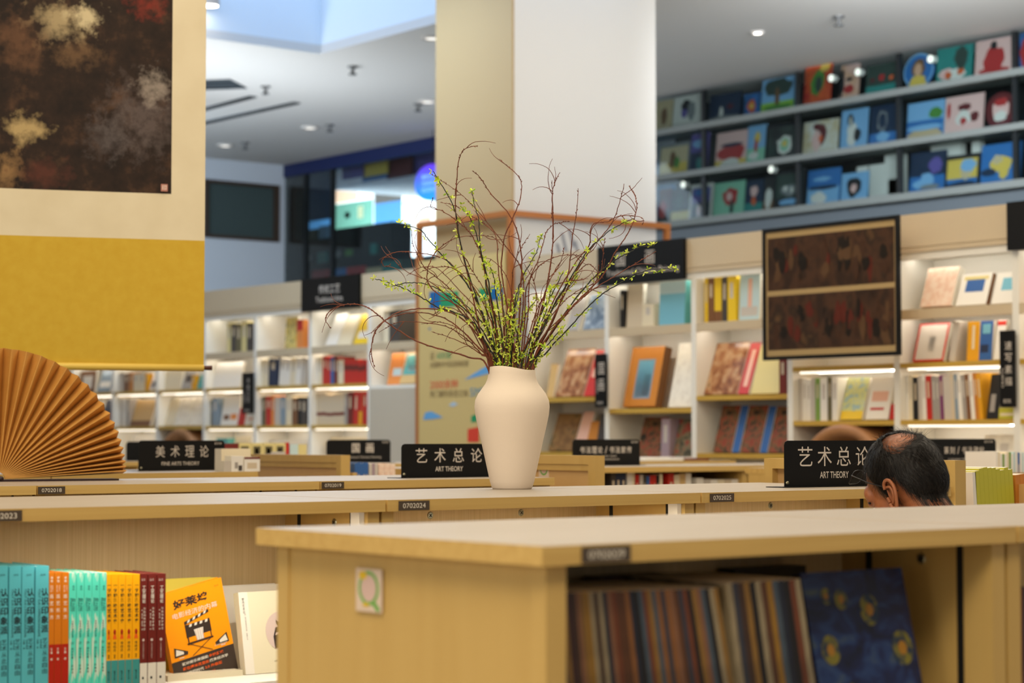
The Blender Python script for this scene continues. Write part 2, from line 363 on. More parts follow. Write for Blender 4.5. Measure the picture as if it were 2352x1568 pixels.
# ------------------------------------------------------------------ wall bookcases
HB, HT = 2.555, 2.79
def plank(t, y0, y1, z0, z1, m='plank_y', x0=XW, x1=XW + .30): return MB().box(x0, x1, y0, y1, z0, z1, m).build('shelf', t)
LSH, LLED = (1.924, 1.953), (1.604, 1.632)
def bay(y0, y1, label, rows, led, door=None, extra=None, header=True):
    """one tall white bookcase; rows = list of (z0,z1,material) shelves, led = z list of light strips"""
    t = thing('tall_bookcase', label, 'bookcase', (XW, (y0 + y1) / 2, 0), group='white lit bookcases along the back wall')
    MB().box(XW, XW + .30, y0, y0 + .022, 0, HB, 'white_shelf').build('side_panel', t)
    MB().box(XW, XW + .30, y1 - .022, y1, 0, HB, 'white_shelf').build('side_panel', t)
    MB().box(XW + .30, XW + .32, y0, y1, 0, HB, 'white_shelf').build('back_panel', t)
    MB().box(XW + .0, XW + .30, y0, y1, HB, HB + .02, 'white_shelf').build('top_panel', t)
    h = MB().box(XW - .012, XW + .33, y0, y1, HB + .02, HT, 'cream_panel'); h.box(XW - .016, XW - .012, y0, y1, HB + .05, HB + .062, 'cream_panel')
    h.build('header', t)
    MB().box(XW, XW + .30, y0 + .022, y1 - .022, 2.222, 2.254, 'cream_panel').box(XW, XW + .018, y0 + .022, y1 - .022, 2.197, 2.222, 'cream_panel').build('shelf', t)
    MB().box(XW + .06, XW + .075, y0 + .05, y1 - .05, 2.214, 2.221, 'led_hidden').build('light_strip', t)  # extra strip added behind the lip, unseen, to brighten the second shelf
    for (a, b, m) in rows: plank(t, y0 + .022, y1 - .022, a, b, m)
    MB().box(XW, XW + .30, y0 + .022, y1 - .022, .08, .1, 'white_shelf').build('shelf', t)
    for z in led: MB().box(XW + .012, XW + .03, y0 + .07, y1 - .07, z + .008, z + .02, 'led').build('light_strip', t)
    for z in led: MB().box(XW + .13, XW + .145, y0 + .10, y1 - .10, z + .012, z + .02, 'led_hidden').build('light_strip', t)  # second, unseen strip added to brighten the shelf interior
    MB().box(XW - .0, XW + .016, y0 + .022, y1 - .022, HB - .022, HB, 'white_shelf').build('lip', t)
    MB().box(XW + .10, XW + .115, y0 + .05, y1 - .05, HB - .010, HB, 'led_hidden').build('light_strip', t)
    if door:
        MB().box(XW - .012, XW + .008, y0 + .022, y1 - .022, .1, door, 'grey_door').build('door', t)
    if extra: extra(t, y0, y1)
    return t
nmat('arch_brown', [(0.3, (176, 128, 86)), (0.7, (150, 104, 66))], (4, 4, 4), 3, 0.5)
mat('arch_dark', (44, 26, 16), 0.7)
def arch(t, y0, y1):
    yc = (y0 + y1) / 2; zc = 1.25; ro, ri = .362, .285
    mb = MB(); N = 28; prof = [(ro, .30), (ro, .03), (ro - .02, 0), (ri + .012, 0.02), (ri, .07), (ri - .02, .30)]
    vs = []; fs = []
    for i in range(N + 1):
        a = math.pi * i / N
        for r, dx in prof: vs.append((XW - .03 + dx, yc + r * math.cos(a), zc + r * math.sin(a)))
    K = len(prof)
    for i in range(N):
        for j in range(K - 1): fs.append((i * K + j, i * K + j + 1, (i + 1) * K + j + 1, (i + 1) * K + j))
    mb.add(vs, fs, 'arch_brown'); mb.build('arch', t, True, label='brown arched nook opening')
    MB().box(XW + .285, XW + .298, y0 + .023, y1 - .023, .1, 1.6, 'arch_dark').build('nook_lining', t, label='dark lining behind the arched nook')
W2 = [LSH + ('plank_y',), LLED + ('plank_y',), (1.28, 1.31, 'white_shelf')]
LED2 = [1.904, 1.584]
P = .832
RB = {}
def rb(k, y0, label, rows=W2, led=LED2, **kw): RB[k] = (y0, y0 + P); return bay(y0, y0 + P, label, rows, led, **kw)
rb('r6', 6.118, 'white lit bookcase at the far right edge, under the blank black plaque')
rb('r7', 5.286, 'white lit bookcase past the right edge, end of the row')
rb('r5', 6.95, 'white lit bookcase right of the hanging framed picture')
rb('r4', 7.782, 'white lit bookcase with a brown arch, behind the hanging framed picture', [LSH + ('plank_y',), LLED + ('plank_y',)], [1.904], extra=arch)
NOLED = []
rb('r3', 8.614, 'bookcase with yellow shelf boards left of the hanging framed picture', [(1.765, 1.795, 'plank_y'), (1.405, 1.435, 'plank_y')], NOLED)
rb('r2', 9.446, 'bookcase holding the tall orange box, with a yellow shelf board', [(1.69, 1.722, 'plank_y'), (1.34, 1.37, 'plank_y')], NOLED)
rb('r1', 10.278, 'bookcase just right of the vase, black upright sign on its side', [(1.775, 1.805, 'plank_y'), (1.405, 1.435, 'plank_y')], NOLED)
rb('d1', 12.208, 'bookcase with closed grey door left of the tan poster board', [(1.905, 1.93, 'white_shelf')], NOLED, door=1.905)
for i, (k, l) in enumerate((('b1', 'white lit bookcase with the red books, left of the grey door'), ('b2', 'white lit bookcase under the black plaque left of the pillar'),
                            ('b3', 'white lit bookcase right beside the yellow scroll'))):
    rb(k, 13.04 + i * P, l)
rb('b4', 13.04 + 3 * P, 'bookcase with a brown arch below the yellow scroll', [LSH + ('plank_y',), LLED + ('plank_y',)], [1.904], extra=arch)
rb('b5', 13.04 + 4 * P, 'white lit bookcase below the scroll, between the fan and the arch')
rb('b6', 13.04 + 5 * P, 'white lit bookcase behind the folding fan tip, below the scroll')
rb('b7', 13.04 + 6 * P, 'white lit bookcase mostly hidden behind the folding fan')
# header plaques
def plaque(px0, px1, lines, label):
    y0, y1 = onX(px1, 600, XW - .05).y, onX(px0, 600, XW - .05).y
    t = thing('header_plaque', label, 'sign', (XW - .03, (y0 + y1) / 2, HB - .01), group='black plaques on the bookcase header')
    m = MB().box(XW - .042, XW - .017, y0, y1, HB - .02, HT + .005, 'black_sign')
    for s, fy, fz, h, wd in lines:
        m.text(s, (XW - .043, y1 - (y1 - y0) * fy, HB + (HT - HB) * fz), EYm, Z_, h, 'sign_text', wd=wd)
    m.build('plate', t)
plaque(690, 822, [('传统工艺', .5, .62, .07, .30), ('Traditional Arts', .5, .28, .045, .38)], 'black header plaque with white characters, left of the pillar')
plaque(1370, 1568, [('国', .28, .6, .085, .085), ('画', .62, .6, .085, .085), ('Traditional Chinese Painting', .53, .22, .05, .70)], 'black header plaque for Chinese painting, right of the pillar')
plaque(2311, 2420, [('书法', .75, .6, .08, .17)], 'black header plaque cut by the right edge, blank where seen')
# upright black signs on the bookcase sides
def upright(px0, px1, py0, py1, txt, label):
    x = XW - .03; a, b = onX(px0, py1, x), onX(px1, py0, x); y0, y1 = b.y, a.y; z0, z1 = a.z, b.z
    t = thing('upright_sign', label, 'sign', (x, (y0 + y1) / 2, z0), group='upright black signs on bookcase sides')
    m = MB().box(x - .006, x + .006, y0, y1, z0, z1, 'black_sign')
    k = len(txt); H = (z1 - z0) * .62 / k
    for i, c in enumerate(txt): m.text(c, (x - .007, (y0 + y1) / 2 - (y1 - y0) * .1, z1 - (z1 - z0) * .12 - H * (i + .5)), EYm, Z_, H * .72, 'sign_text', wd=min(H * .72, (y1 - y0) * .5))
    m.text('CRAFTS' if k < 5 else 'SKETCH', (x - .007, y1 - (y1 - y0) * .2, z1 - (z1 - z0) * .62), Z_, Y_, (y1 - y0) * .14, 'sign_text', wd=(z1 - z0) * .25)
    m.text('BOOK', (x - .007, (y0 + y1) / 2, z0 + (z1 - z0) * .08), EYm, Z_, (z1 - z0) * .05, 'sign_text', wd=(y1 - y0) * .5)
    m.build('plate', t)
    MB().box(x + .006, XW, (y0 + y1) / 2 - .01, (y0 + y1) / 2 + .01, z0 + .05, z0 + .08, 'black_sign').build('bracket', t)
upright(557, 582, 855, 950, '传统工艺', 'upright black sign right beside the yellow scroll roller end')
upright(1368, 1393, 812, 935, '国画', 'upright black sign on the bookcase side right of the vase')
upright(2299, 2331, 758, 935, '速写素描', 'upright black sign above the lime green book at right')
# ------------------------------------------------------------------ low island bookcases
TOP, TT = 1.40, 0.025
UX = [1.622, 2.565, 3.50, 4.44]
def island(x0, x1, yf, yb, label, number=None, plate_x=None, over=0.0, floor_z=1.03, strips=True, screws=(), sticker=None, detail=True, endpanel=False):
    t = thing('island_bookcase', label, 'bookcase', ((x0 + x1) / 2, (yf + yb) / 2, 0), group='low wooden island bookcases')
    e = 0.003
    MB().boxf((0, 0, 0), X_, Y_, Z_, x0 + e - over, x1 - e, yf, yb, TOP - TT, TOP, ('edge_x', 'top_x', 'edge_x', 'edge_x', 'edge_x', 'edge_x')).build('top_panel', t, bevel=.003)
    yi, yo, zt = yf + .022, yb - .022, TOP - TT
    ym = (yf + yb) / 2
    for s, x in ((0, x0 + .004), (1, x1 - .004 - .03)):
        MB().box(x, x + .03, yi, yo, .06, zt, 'side_z').build('side_panel', t)
    MB().box(x0 + .034, x1 - .034, ym - .01, ym + .01, .06, zt, 'linen').build('back_panel', t)
    for z in (floor_z, .70, .36): MB().box(x0 + .034, x1 - .034, yi + .01, yo - .01, z - .022, z, 'white_shelf').build('shelf', t)
    MB().box(x0 + .02, x1 - .02, yi + .03, yo - .03, 0, .06, 'dark').build('plinth', t)
    xi = x1 - .034
    if detail:
        for y in (yi + .055, ym - .075):
            MB().box(xi - .0015, xi, y, y + .012, floor_z, zt - .002, 'track').build('slotted_track', t)
        for (sx, sy, sz) in screws:
            m = MB(); m.lathe((0, 0, 0), [(.0001, .002), (.007, .002), (.009, 0)], 'screw', 16, False)
            if sx is None: V = [(xi - p[2], sy + p[0], sz + p[1]) for p in m.v]
            else: V = [(sx + p[0], ym - .01 - p[2], sz + p[1]) for p in m.v]
            m.v = V
            b = Vector((xi - .0024, sy, sz)) if sx is None else Vector((sx, ym - .0124, sz))
            ex = Y_ if sx is None else X_
            for a in (1, -1):
                d = (ex + Z_ * a).normalized(); n = (ex - Z_ * a).normalized(); m.add([b + d * i * .005 + n * j * .001 for i, j in ((-1, -1), (1, -1), (1, 1), (-1, 1))], [(0, 1, 2, 3)], 'dark')
            m.build('screw', t)
    if strips and detail:
        MB().box(xi - .014, xi - .001, yi + .012, yi + .045, floor_z, zt - .002, 'strip_white').build('light_strip', t)
    if endpanel:   # inset end face with a frame
        MB().box(x0 + .001, x0 + .0039, yi, yi + .03, .06, zt, 'side_z').build('end_stile', t)
        MB().box(x0 + .001, x0 + .0039, yo - .03, yo, .06, zt, 'side_z').build('end_stile', t)
    if number:
        m = MB(); pw, ph = .082, .0205
        px = plate_x
        m.box(px, px + pw, yf - .0022, yf - .0005, TOP - .0235, TOP - .003, 'plate')
        m.text(number, (px + pw * .5, yf - .0022, TOP - .0132), X_, Z_, .0105, 'plate_text', wd=pw * .74, off=.0003)
        m.build('number_plate', t, label='grey number plate reading ' + number)
    if sticker:
        m = MB(); y0, y1, z0, z1 = sticker; x = x0 + .0008; o = Vector((x, (y0 + y1) / 2, (z0 + z1) / 2)); ww, hh = abs(y1 - y0), z1 - z0
        m.box(x - .0012, x, min(y0, y1), max(y0, y1), z0, z1, 'sticker_white')
        f = Vector((-.0016, 0, 0))
        m.ring(o + Z_ * hh * .05, EYm, Z_, ww * .40, hh * .40, ww * .09, 'sticker_green', f, 28)
        m.disc(o + Z_ * hh * .05, EYm, Z_, ww * .30, hh * .32, 'sticker_pale', f * 1.05, 20)
        m.poly(o, EYm, Z_, [(ww * .12, -hh * .30), (ww * .22, -hh * .22), (ww * .46, -hh * .42), (ww * .34, -hh * .49)], 'sticker_green', f * 1.1)
        m.disc(o + Z_ * hh * .34 - EYm * ww * .22, EYm, Z_, ww * .16, hh * .10, 'sticker_yellow', f * 1.2, 12)
        m.disc(o - Z_ * hh * .34 - EYm * ww * .10, EYm, Z_, ww * .13, hh * .05, 'sticker_yellow', f * 1.2, 12)
        m.build('sticker', t, label='small white sticker with a green oval ring')
    return t
mat('strip_white', (214, 204, 184), 0.5, emit=.2)
mat('sticker_white', (214, 192, 170), 0.5); mat('sticker_green', (104, 164, 70), 0.5); mat('sticker_pale', (206, 176, 164), 0.5); mat('sticker_yellow', (214, 178, 40), 0.5)
YF, YFB = 1.982, 2.656
YM, YMB = 3.649, 4.373
YB, YBB = 5.334, 6.05
# front row
island(1.652, UX[1], YF, YFB, 'nearest low wooden bookcase in front, its end panel carrying a small sticker', '0702029', 1.632 + .06, over=.026, floor_z=1.04, strips=False,
       screws=((None, YF + .16, 1.345),), sticker=(2.424, 2.361, 1.291, 1.351), endpanel=True)
island(UX[1], UX[2], YF, YFB, 'low wooden bookcase right of the nearest one, cut by the right edge', floor_z=1.04, strips=False)
# middle row
island(.68, UX[0], YM, YMB, 'low wooden bookcase at the left edge, left of number 0702023')
MS = ((None, 3.80, 1.348),)
island(UX[0], UX[1], YM, YMB, 'low wooden bookcase numbered 0702023 holding the teal and orange books', '0702023', 1.638, screws=MS)
island(UX[1], UX[2], YM, YMB, 'low wooden bookcase numbered 0702024 carrying the white vase', '0702024', 2.596, screws=((2.94, 0, 1.348), (3.22, 0, 1.348)))
island(UX[2], UX[3], YM, YMB, 'low wooden bookcase numbered 0702025 carrying the art theory sign, beside the man', '0702025', 3.528, screws=((3.83, 0, 1.348), (4.10, 0, 1.348)))
# back row
island(1.62, UX[1] - .005, YB, YBB, 'low wooden bookcase in the third row, at the left edge behind number 0702018', strips=False)
island(UX[1] - .005, UX[2], YB, YBB, 'low wooden bookcase numbered 0702018 carrying the folding fan', '0702018', 2.562, strips=False)
island(UX[2], UX[3], YB, YBB, 'low wooden bookcase numbered 0702019 carrying a sign, behind the vase', '0702019', 3.505, strips=False)
# rows further back
Y4, Y4B = 7.01, 7.72
island(2.50, 3.42, Y4, Y4B, 'low wooden bookcase in the fourth row, behind the folding fan', detail=False)
island(3.42, 4.31, Y4, Y4B, 'low wooden bookcase in the fourth row, under the fine arts theory sign', detail=False)
island(5.20, 6.10, Y4, Y4B, 'light wooden bookcase with a row of grey and red books, behind the vase', detail=False, floor_z=1.10)
island(6.10, 7.05, Y4, Y4B, 'light wooden bookcase under the calligraphy theory sign', detail=False, floor_z=1.10)
Y5, Y5B = 8.69, 9.40
island(5.2, 6.1, Y5, Y5B, 'light wooden bookcase in the fifth row, behind the blue books', detail=False)
island(6.1, 7.05, Y5, Y5B, 'light wooden bookcase in the fifth row, under the Chinese painting sign', detail=False)
island(7.05, 7.95, Y4, Y4B, 'light wooden bookcase in the fourth row, left of the front art theory sign', detail=False, floor_z=1.10)
island(7.05, 7.85, Y5, Y5B, 'light wooden bookcase in the fifth row with flat booklets on top', detail=False)
island(7.85, 8.62, Y5, Y5B, 'light wooden bookcase in the fifth row, nearest the back wall', detail=False)
island(6.5, 7.7, 5.97, 6.5, 'narrow wooden bookcase under the seal carving sign', detail=False)
island(4.2, 5.6, 10.32, 11.0, 'wooden bookcase in the farthest row, behind the fine arts theory sign', detail=False)
# taller end caps closing the rows
wood('cap_panel', (200, 163, 108), (196, 158, 103), (14, 14, 1.2))
def endcap(x0, yf, yb, label, ztop=1.472, depth=.045, sticker=None, recess=False):
    t = thing('display_end_unit', label, 'display unit', (x0 + depth / 2, (yf + yb) / 2, 0), group='taller wooden end units closing the rows')
    for y in (yf, yb - .034): MB().box(x0, x0 + depth, y, y + .034, 0, ztop, 'side_z').build('upright', t)
    MB().box(x0, x0 + depth, yf + .034, yb - .034, ztop - .03, ztop, 'side_z').build('top_rail', t)
    rx = x0 + .012
    MB().box(rx + (.012 if recess else 0), rx + .028, yf + .034, yb - .034, 0.05, ztop - .03, 'cap_panel').build('panel', t)
    if recess:
        MB().box(x0 + .010, x0 + .022, yf + .13, yb - .13, ztop - .10, ztop - .03, 'side_z').build('apron', t)
        for z in (1.335, 1.0): MB().box(x0 + .004, x0 + .024, yf + .034, yb - .034, z - .04, z, 'edge_x').build('shelf', t)
    else:
        MB().box(x0 + .004, x0 + .012, yf + .034, yb - .034, ztop - .052, ztop - .03, 'side_z').build('inner_lip', t)
    if sticker:
        y, z, ww, hh = sticker; m = MB(); o = Vector((x0 + .0118, y, z)); f = Vector((-.0016, 0, 0))
        m.box(x0 + .0106, x0 + .012, y - ww / 2, y + ww / 2, z - hh / 2, z + hh / 2, 'sticker_white')
        m.ring(o, EYm, Z_, ww * .4, hh * .4, ww * .1, 'sticker_green', f, 20); m.disc(o, EYm, Z_, ww * .26, hh * .3, 'sticker_pale', f * 1.1, 14)
        m.build('sticker', t, label='small white sticker with a green oval ring')
    return t
endcap(4.615, YB, YBB, 'wooden end unit with a small green ringed sticker, right of the vase', sticker=(5.62, 1.425, .055, .06))
endcap(4.455, YM, YMB, 'wooden end unit with a recessed shelf, right behind the man\'s head', ztop=1.472, recess=True)
endcap(4.70, Y4, Y4B, 'wooden end unit left of the Chinese painting sign', ztop=1.462)
endcap(5.10, Y5 - .3, Y5B - .36, 'wooden end unit right of the fine arts theory sign, partly hidden', ztop=1.44)
# ------------------------------------------------------------------ desk signs
def spaced(m, s, O, ex, wd, ht, fx, fz, h, w2, b):
    """a line of Chinese characters set one by one; Latin lines as they are"""
    if ord(s[0]) < 0x2e80: m.text(s, O + ex * (wd * fx) + Z_ * (ht * fz), ex, Z_, ht * h, 'sign_text', wd=wd * w2, bold=b); return
    s = s.replace(' ', ''); k = len(s); pitch = wd * w2 / k; cw = min(pitch * .84, ht * h)
    for i, ch in enumerate(s): m.text(ch, O + ex * (wd * fx + pitch * (i - (k - 1) / 2)) + Z_ * (ht * fz), ex, Z_, ht * h, 'sign_text', wd=cw * (.45 if ch == '/' else 1), bold=b)
def desk_sign(px, py, rz, wd, ht, zh, lines, label, base_y=None, corner=True, both=True):
    p = onZ(px, py, TOP)
    t = thing('desk_sign', label, 'sign', (p.x, p.y, TOP), rz, 'black metal section signs on the bookcases')
    M = XF[t.name]; ex = M.to_3x3() @ X_; ey = M.to_3x3() @ Y_; O = Vector((p.x, p.y, TOP))
    r = .012; pts = [(0, 0), (wd, 0), (wd, ht - r), (wd - r * .3, ht - r * .3), (wd - r, ht), (r, ht), (r * .3, ht - r * .3), (0, ht - r)]
    m = MB().prism(O, ex, Z_, ey, pts, 0, .0016, 'black_sign')
    for s, fx, fz, h, w2, b in lines: spaced(m, s, O, ex, wd, ht, fx, fz, h, w2, b)
    if corner:
        c = O + ex * (wd * .925) + Z_ * (ht * .9)
        m.text('BOOK', c, ex, Z_, ht * .07, 'sign_text', wd=wd * .085)
    m.build('plate', t)
    MB().boxf(O, ex, ey, Z_, -.022, wd + .022, -.018, .05, 0.0002, .0022, 'black_sign').build('base_plate', t)
    for fx in (.028, .972):
        s = MB(); s.lathe((0, 0, 0), [(.0055, 0), (.005, .0022), (.0001, .003)], 'screw', 14, False)
        s.v = [tuple(O + ex * (wd * fx + a) + Z_ * (.012 + b) - ey * c) for a, b, c in s.v]; s.build('rivet', t, True)
ART = [('艺术总论', .51, .66, .42, .80, .0), ('ART THEORY', .51, .26, .145, .30, .01)]
desk_sign(922, 1098, .0, .385, .113, 0, ART, 'black art theory sign behind the vase, on number 0702019', corner=False)
desk_sign(1802, 1119.5, -.06, .36, .126, 0, ART, 'black art theory sign in front of the man\'s face', corner=False)
desk_sign(318, 1082, .16, .44, .122, 0, [('美术理论', .50, .64, .38, .68, .0), ('FINE ARTS THEORY', .48, .24, .12, .44, .006)], 'black fine arts theory sign right of the folding fan')
def far_sign(px0, px1, pyb, Y, ht, lines, label):
    a = onY(px0, pyb, Y); b = onY(px1, pyb, Y)
    t = thing('desk_sign', label, 'sign', (a.x, Y, TOP), 0, 'black metal section signs on the bookcases')
    O = Vector((a.x, Y, TOP)); wd = b.x - a.x; r = .012
    m = MB().prism(O, X_, Z_, Y_, [(0, 0), (wd, 0), (wd, ht - r), (wd - r, ht), (r, ht), (0, ht - r)], 0, .002, 'black_sign')
    for s, fx, fz, h, w2, bo in lines: spaced(m, s, O, X_, wd, ht, fx, fz, h, w2, bo)
    m.text('BOOK', O + X_ * (wd * .92) + Z_ * (ht * .9), X_, Z_, ht * .08, 'sign_text', wd=wd * .1)
    m.build('plate', t)
    MB().box(a.x - .02, a.x + wd + .02, Y - .02, Y + .05, TOP + .0002, TOP + .0022, 'black_sign').build('base_plate', t)
far_sign(750, 897, 1062, 9.0, .122, [('国 画', .56, .64, .40, .44, .015), ('Traditional Chinese Painting', .56, .24, .11, .58, 0)], 'black Chinese painting sign left of the art theory sign')
far_sign(1315, 1470, 1070, 7.42, .125, [('书法理论/书法家传', .49, .60, .26, .78, .01), ('CALLIGRAPHY THEORY', .5, .36, .06, .3, 0), ('CALLIGRAPHER BIOGRAPHY', .52, .24, .06, .34, 0)], 'black calligraphy theory sign right of the vase')
far_sign(2080, 2288, 1078, 6.02, .128, [('篆刻/书法碑帖', .64, .60, .26, .46, .01), ('CARVING STONE RUBBING', .66, .28, .075, .4, 0)], 'black seal carving sign behind the man\'s head')
far_sign(290, 420, 1037, 10.6, .11, [], 'black sign mostly hidden behind the fine arts theory sign')

# ------------------------------------------------------------------ vase and branches
VC = onZ(1176, 1124, TOP) + Vector((.036, .045, 0)); VC.z = TOP
mat('vase_clay', (230, 214, 194), 0.85, spec=.2, bump=(420, .35, .0006))
def vase():
    prof = [(0, .0), (.050, 0), (.053, .004), (.058, .02), (.069, .07), (.081, .125), (.0905, .165), (.0965, .195), (.0985, .215), (.0965, .232), (.089, .248), (.079, .262), (.070, .274),
            (.0645, .286), (.0615, .300), (.0605, .314), (.0595, .3155), (.0575, .314), (.0575, .29), (.07, .26), (.08, .22), (.05, .02), (0.001, .015)]
    k = 72; vs = []; n = len(prof)
    for r, z in prof:
        for j in range(k):
            a = 2 * math.pi * j / k; lean = r * math.cos(a - (TH - math.pi / 2))     # + on the picture's right
            zz = z
            if .27 < z: zz = z + (z - .27) / .045 * (-.0055 * (lean / .06) - .002 * math.sin(3 * a))
            vs.append((VC.x + r * math.cos(a), VC.y + r * math.sin(a), VC.z + zz))
    fs = [(i * k + j, i * k + (j + 1) % k, (i + 1) * k + (j + 1) % k, (i + 1) * k + j) for i in range(n - 1) for j in range(k)]
    o = MB().add(vs, fs, 'vase_clay').build('vase', smooth=True, origin=tuple(VC))
    tag(o, 'matte cream clay vase with a wavy rim, standing on number 0702024', 'vase')
vase()
nmat('willow_bark', [(0.3, (128, 66, 38)), (0.7, (88, 44, 28))], (60, 60, 60), 3, 0.6)
nmat('green_bark', [(0.3, (44, 46, 34)), (0.7, (26, 30, 22))], (60, 60, 60), 3, 0.6)
nmat('petal', [(0.35, (192, 212, 48)), (0.65, (212, 222, 104))], (40, 40, 40), 2, 0.5)
mat('leaf_green', (150, 190, 40), 0.5)
VD = (VC - EYEV).dot(FW)
def spline(P, n):
    out = []; P = [P[0] * 2 - P[1]] + P + [P[-1] * 2 - P[-2]]
    for i in range(1, len(P) - 2):
        for k in range(n):
            t = k / n; a, b, c, d = P[i - 1], P[i], P[i + 1], P[i + 2]
            out.append(.5 * ((2 * b) + (c - a) * t + (2 * a - 5 * b + 4 * c - d) * t * t + (3 * b - a - 3 * c + d) * t ** 3))
    out.append(P[-2]); return out
def crop(pts, sc=2.6133, ox=700, oy=300): return [(ox + a / sc, oy + b / sc) for a, b in pts]
def lift(pts, dz):
    """picture points along a branch, base first -> points round the vase axis, dz = depth the tip reaches towards (-) or away (+)"""
    n = len(pts); out = []
    for i, (a, b) in enumerate(pts):
        f = i / (n - 1); out.append(atD(a, b, VD + dz * f ** 1.2 + .02 * math.sin(5 * f + dz * 30) * f))
    return out
def branch_pts(P, jit, rng):
    S = spline(P, 7); out = []
    for i, p in enumerate(S):
        q = p.copy()
        if 1 < i: q += Vector((rng.uniform(-1, 1), rng.uniform(-1, 1), rng.uniform(-1, 1))) * jit
        out.append(q)
    return out
def anchor(px):     # foot inside the vase below the picture point where the branch leaves the rim
    f = max(-1, min(1, (px - 1175) / 52)); return VC + RT * (f * .03) + Vector((RNG.uniform(-.014, .014), RNG.uniform(-.014, .014), .06))
def willow(pts, dz, label, r0=.0026, twigs=3, grp=True, seed=0):
    rng = random.Random(seed); P = [anchor(pts[0][0])] + lift(pts, dz)
    S = branch_pts(P, .0007, rng); n = len(S)
    m = MB().tube(S, [r0 * (1 - .72 * i / n) for i in range(n)], 'willow_bark', 6)
    for i in range(8, n - 1):        # buds
        if rng.random() < .55:
            d = (S[i + 1] - S[i]).normalized(); s = d.orthogonal().normalized(); s = Matrix.Rotation(rng.uniform(0, 6.28), 3, d) @ s
            m.tube([S[i], S[i] + s * .0022 + d * .003, S[i] + s * .0028 + d * .0055], [.0011, .0010, .0003], 'willow_bark', 4)
    o = m.build('willow_branch', smooth=True, origin=tuple(VC + Z_ * .06))
    tag(o, label, 'branch', 'bare curly willow branches in the vase' if grp else None)
    for k in range(twigs):
        i = rng.randrange(n // 3, n - 4); d = (S[i + 2] - S[i]).normalized(); s = Matrix.Rotation(rng.uniform(0, 6.28), 3, d) @ d.orthogonal().normalized()
        s = (s - FW * s.dot(FW) * .6); q = [S[i]]; dirv = (d + s * .9).normalized(); curl = rng.uniform(-.35, .35)
        for j in range(rng.randrange(5, 11)):
            dirv = (Matrix.Rotation(curl, 3, FW) @ dirv + Vector((rng.uniform(-1, 1), rng.uniform(-1, 1), rng.uniform(-1, 1))) * .12).normalized(); q.append(q[-1] + dirv * .010); curl *= .93
        MB().tube(q, [.0011 * (1 - .6 * j / len(q)) for j in range(len(q))], 'willow_bark', 5).build('twig', o, True)
def blossom(m, p, d, rng, big=1.0):
    s = d.orthogonal().normalized(); s = Matrix.Rotation(rng.uniform(0, 6.28), 3, d) @ s; ax = (s * .8 + d * rng.uniform(-.3, .7)).normalized()
    c = p + ax * .003; k = rng.choice((3, 4, 4, 5)); a0 = rng.uniform(0, 6.28); u = ax.orthogonal().normalized()
    for j in range(k):
        w_ = Matrix.Rotation(a0 + 6.283 * j / k + rng.uniform(-.3, .3), 3, ax) @ u; e = (w_ * .85 + ax * rng.uniform(.1, .8)).normalized(); n = e.cross(ax).normalized(); up = n.cross(e)
        L = rng.uniform(.009, .0135) * big; W = L * .21
        V = [c, c + e * L * .45 + n * W + up * .001, c + e * L * .85 + n * W * .8, c + e * L, c + e * L * .85 - n * W * .8, c + e * L * .45 - n * W + up * .001, c + e * L * .6 - up * .0012]
        m.add(V, [(0, 1, 6), (1, 2, 6), (2, 3, 6), (3, 4, 6), (4, 5, 6), (5, 0, 6)], 'petal' if rng.random() < .86 else 'leaf_green')
def flowering(pts, dz, label, dens, seed, r0=.0024, f0=.2, lab_grp=True):
    rng = random.Random(seed); P = [anchor(pts[0][0])] + lift(pts, dz); S = branch_pts(P, .0012, rng); n = len(S)
    o = MB().tube(S, [r0 * (1 - .6 * i / n) for i in range(n)], 'green_bark', 6).build('flowering_branch', smooth=True, origin=tuple(VC + Z_ * .06))
    tag(o, label, 'branch', 'flowering green branches in the vase' if lab_grp else None)
    m = MB(); L = 0.0; nxt = 0.0
    tot = sum((S[i + 1] - S[i]).length for i in range(n - 1))
    for i in range(n - 1):
        seg = (S[i + 1] - S[i]).length
        while nxt <= L + seg:
            if nxt > tot * f0:
                blossom(m, S[i].lerp(S[i + 1], (nxt - L) / seg), (S[i + 1] - S[i]).normalized(), rng)
            nxt += rng.uniform(.6, 1.4) * dens * .72
        L += seg
    blossom(m, S[-1], (S[-1] - S[-2]).normalized(), rng, 1.1)
    m.build('blossoms', o, label='small yellow green blossoms')
WG = 'bare brown curly willow branch rising from the cream vase'
FG = 'dark green branch with small yellow blossoms in the cream vase'
def rev(p): return crop(p)
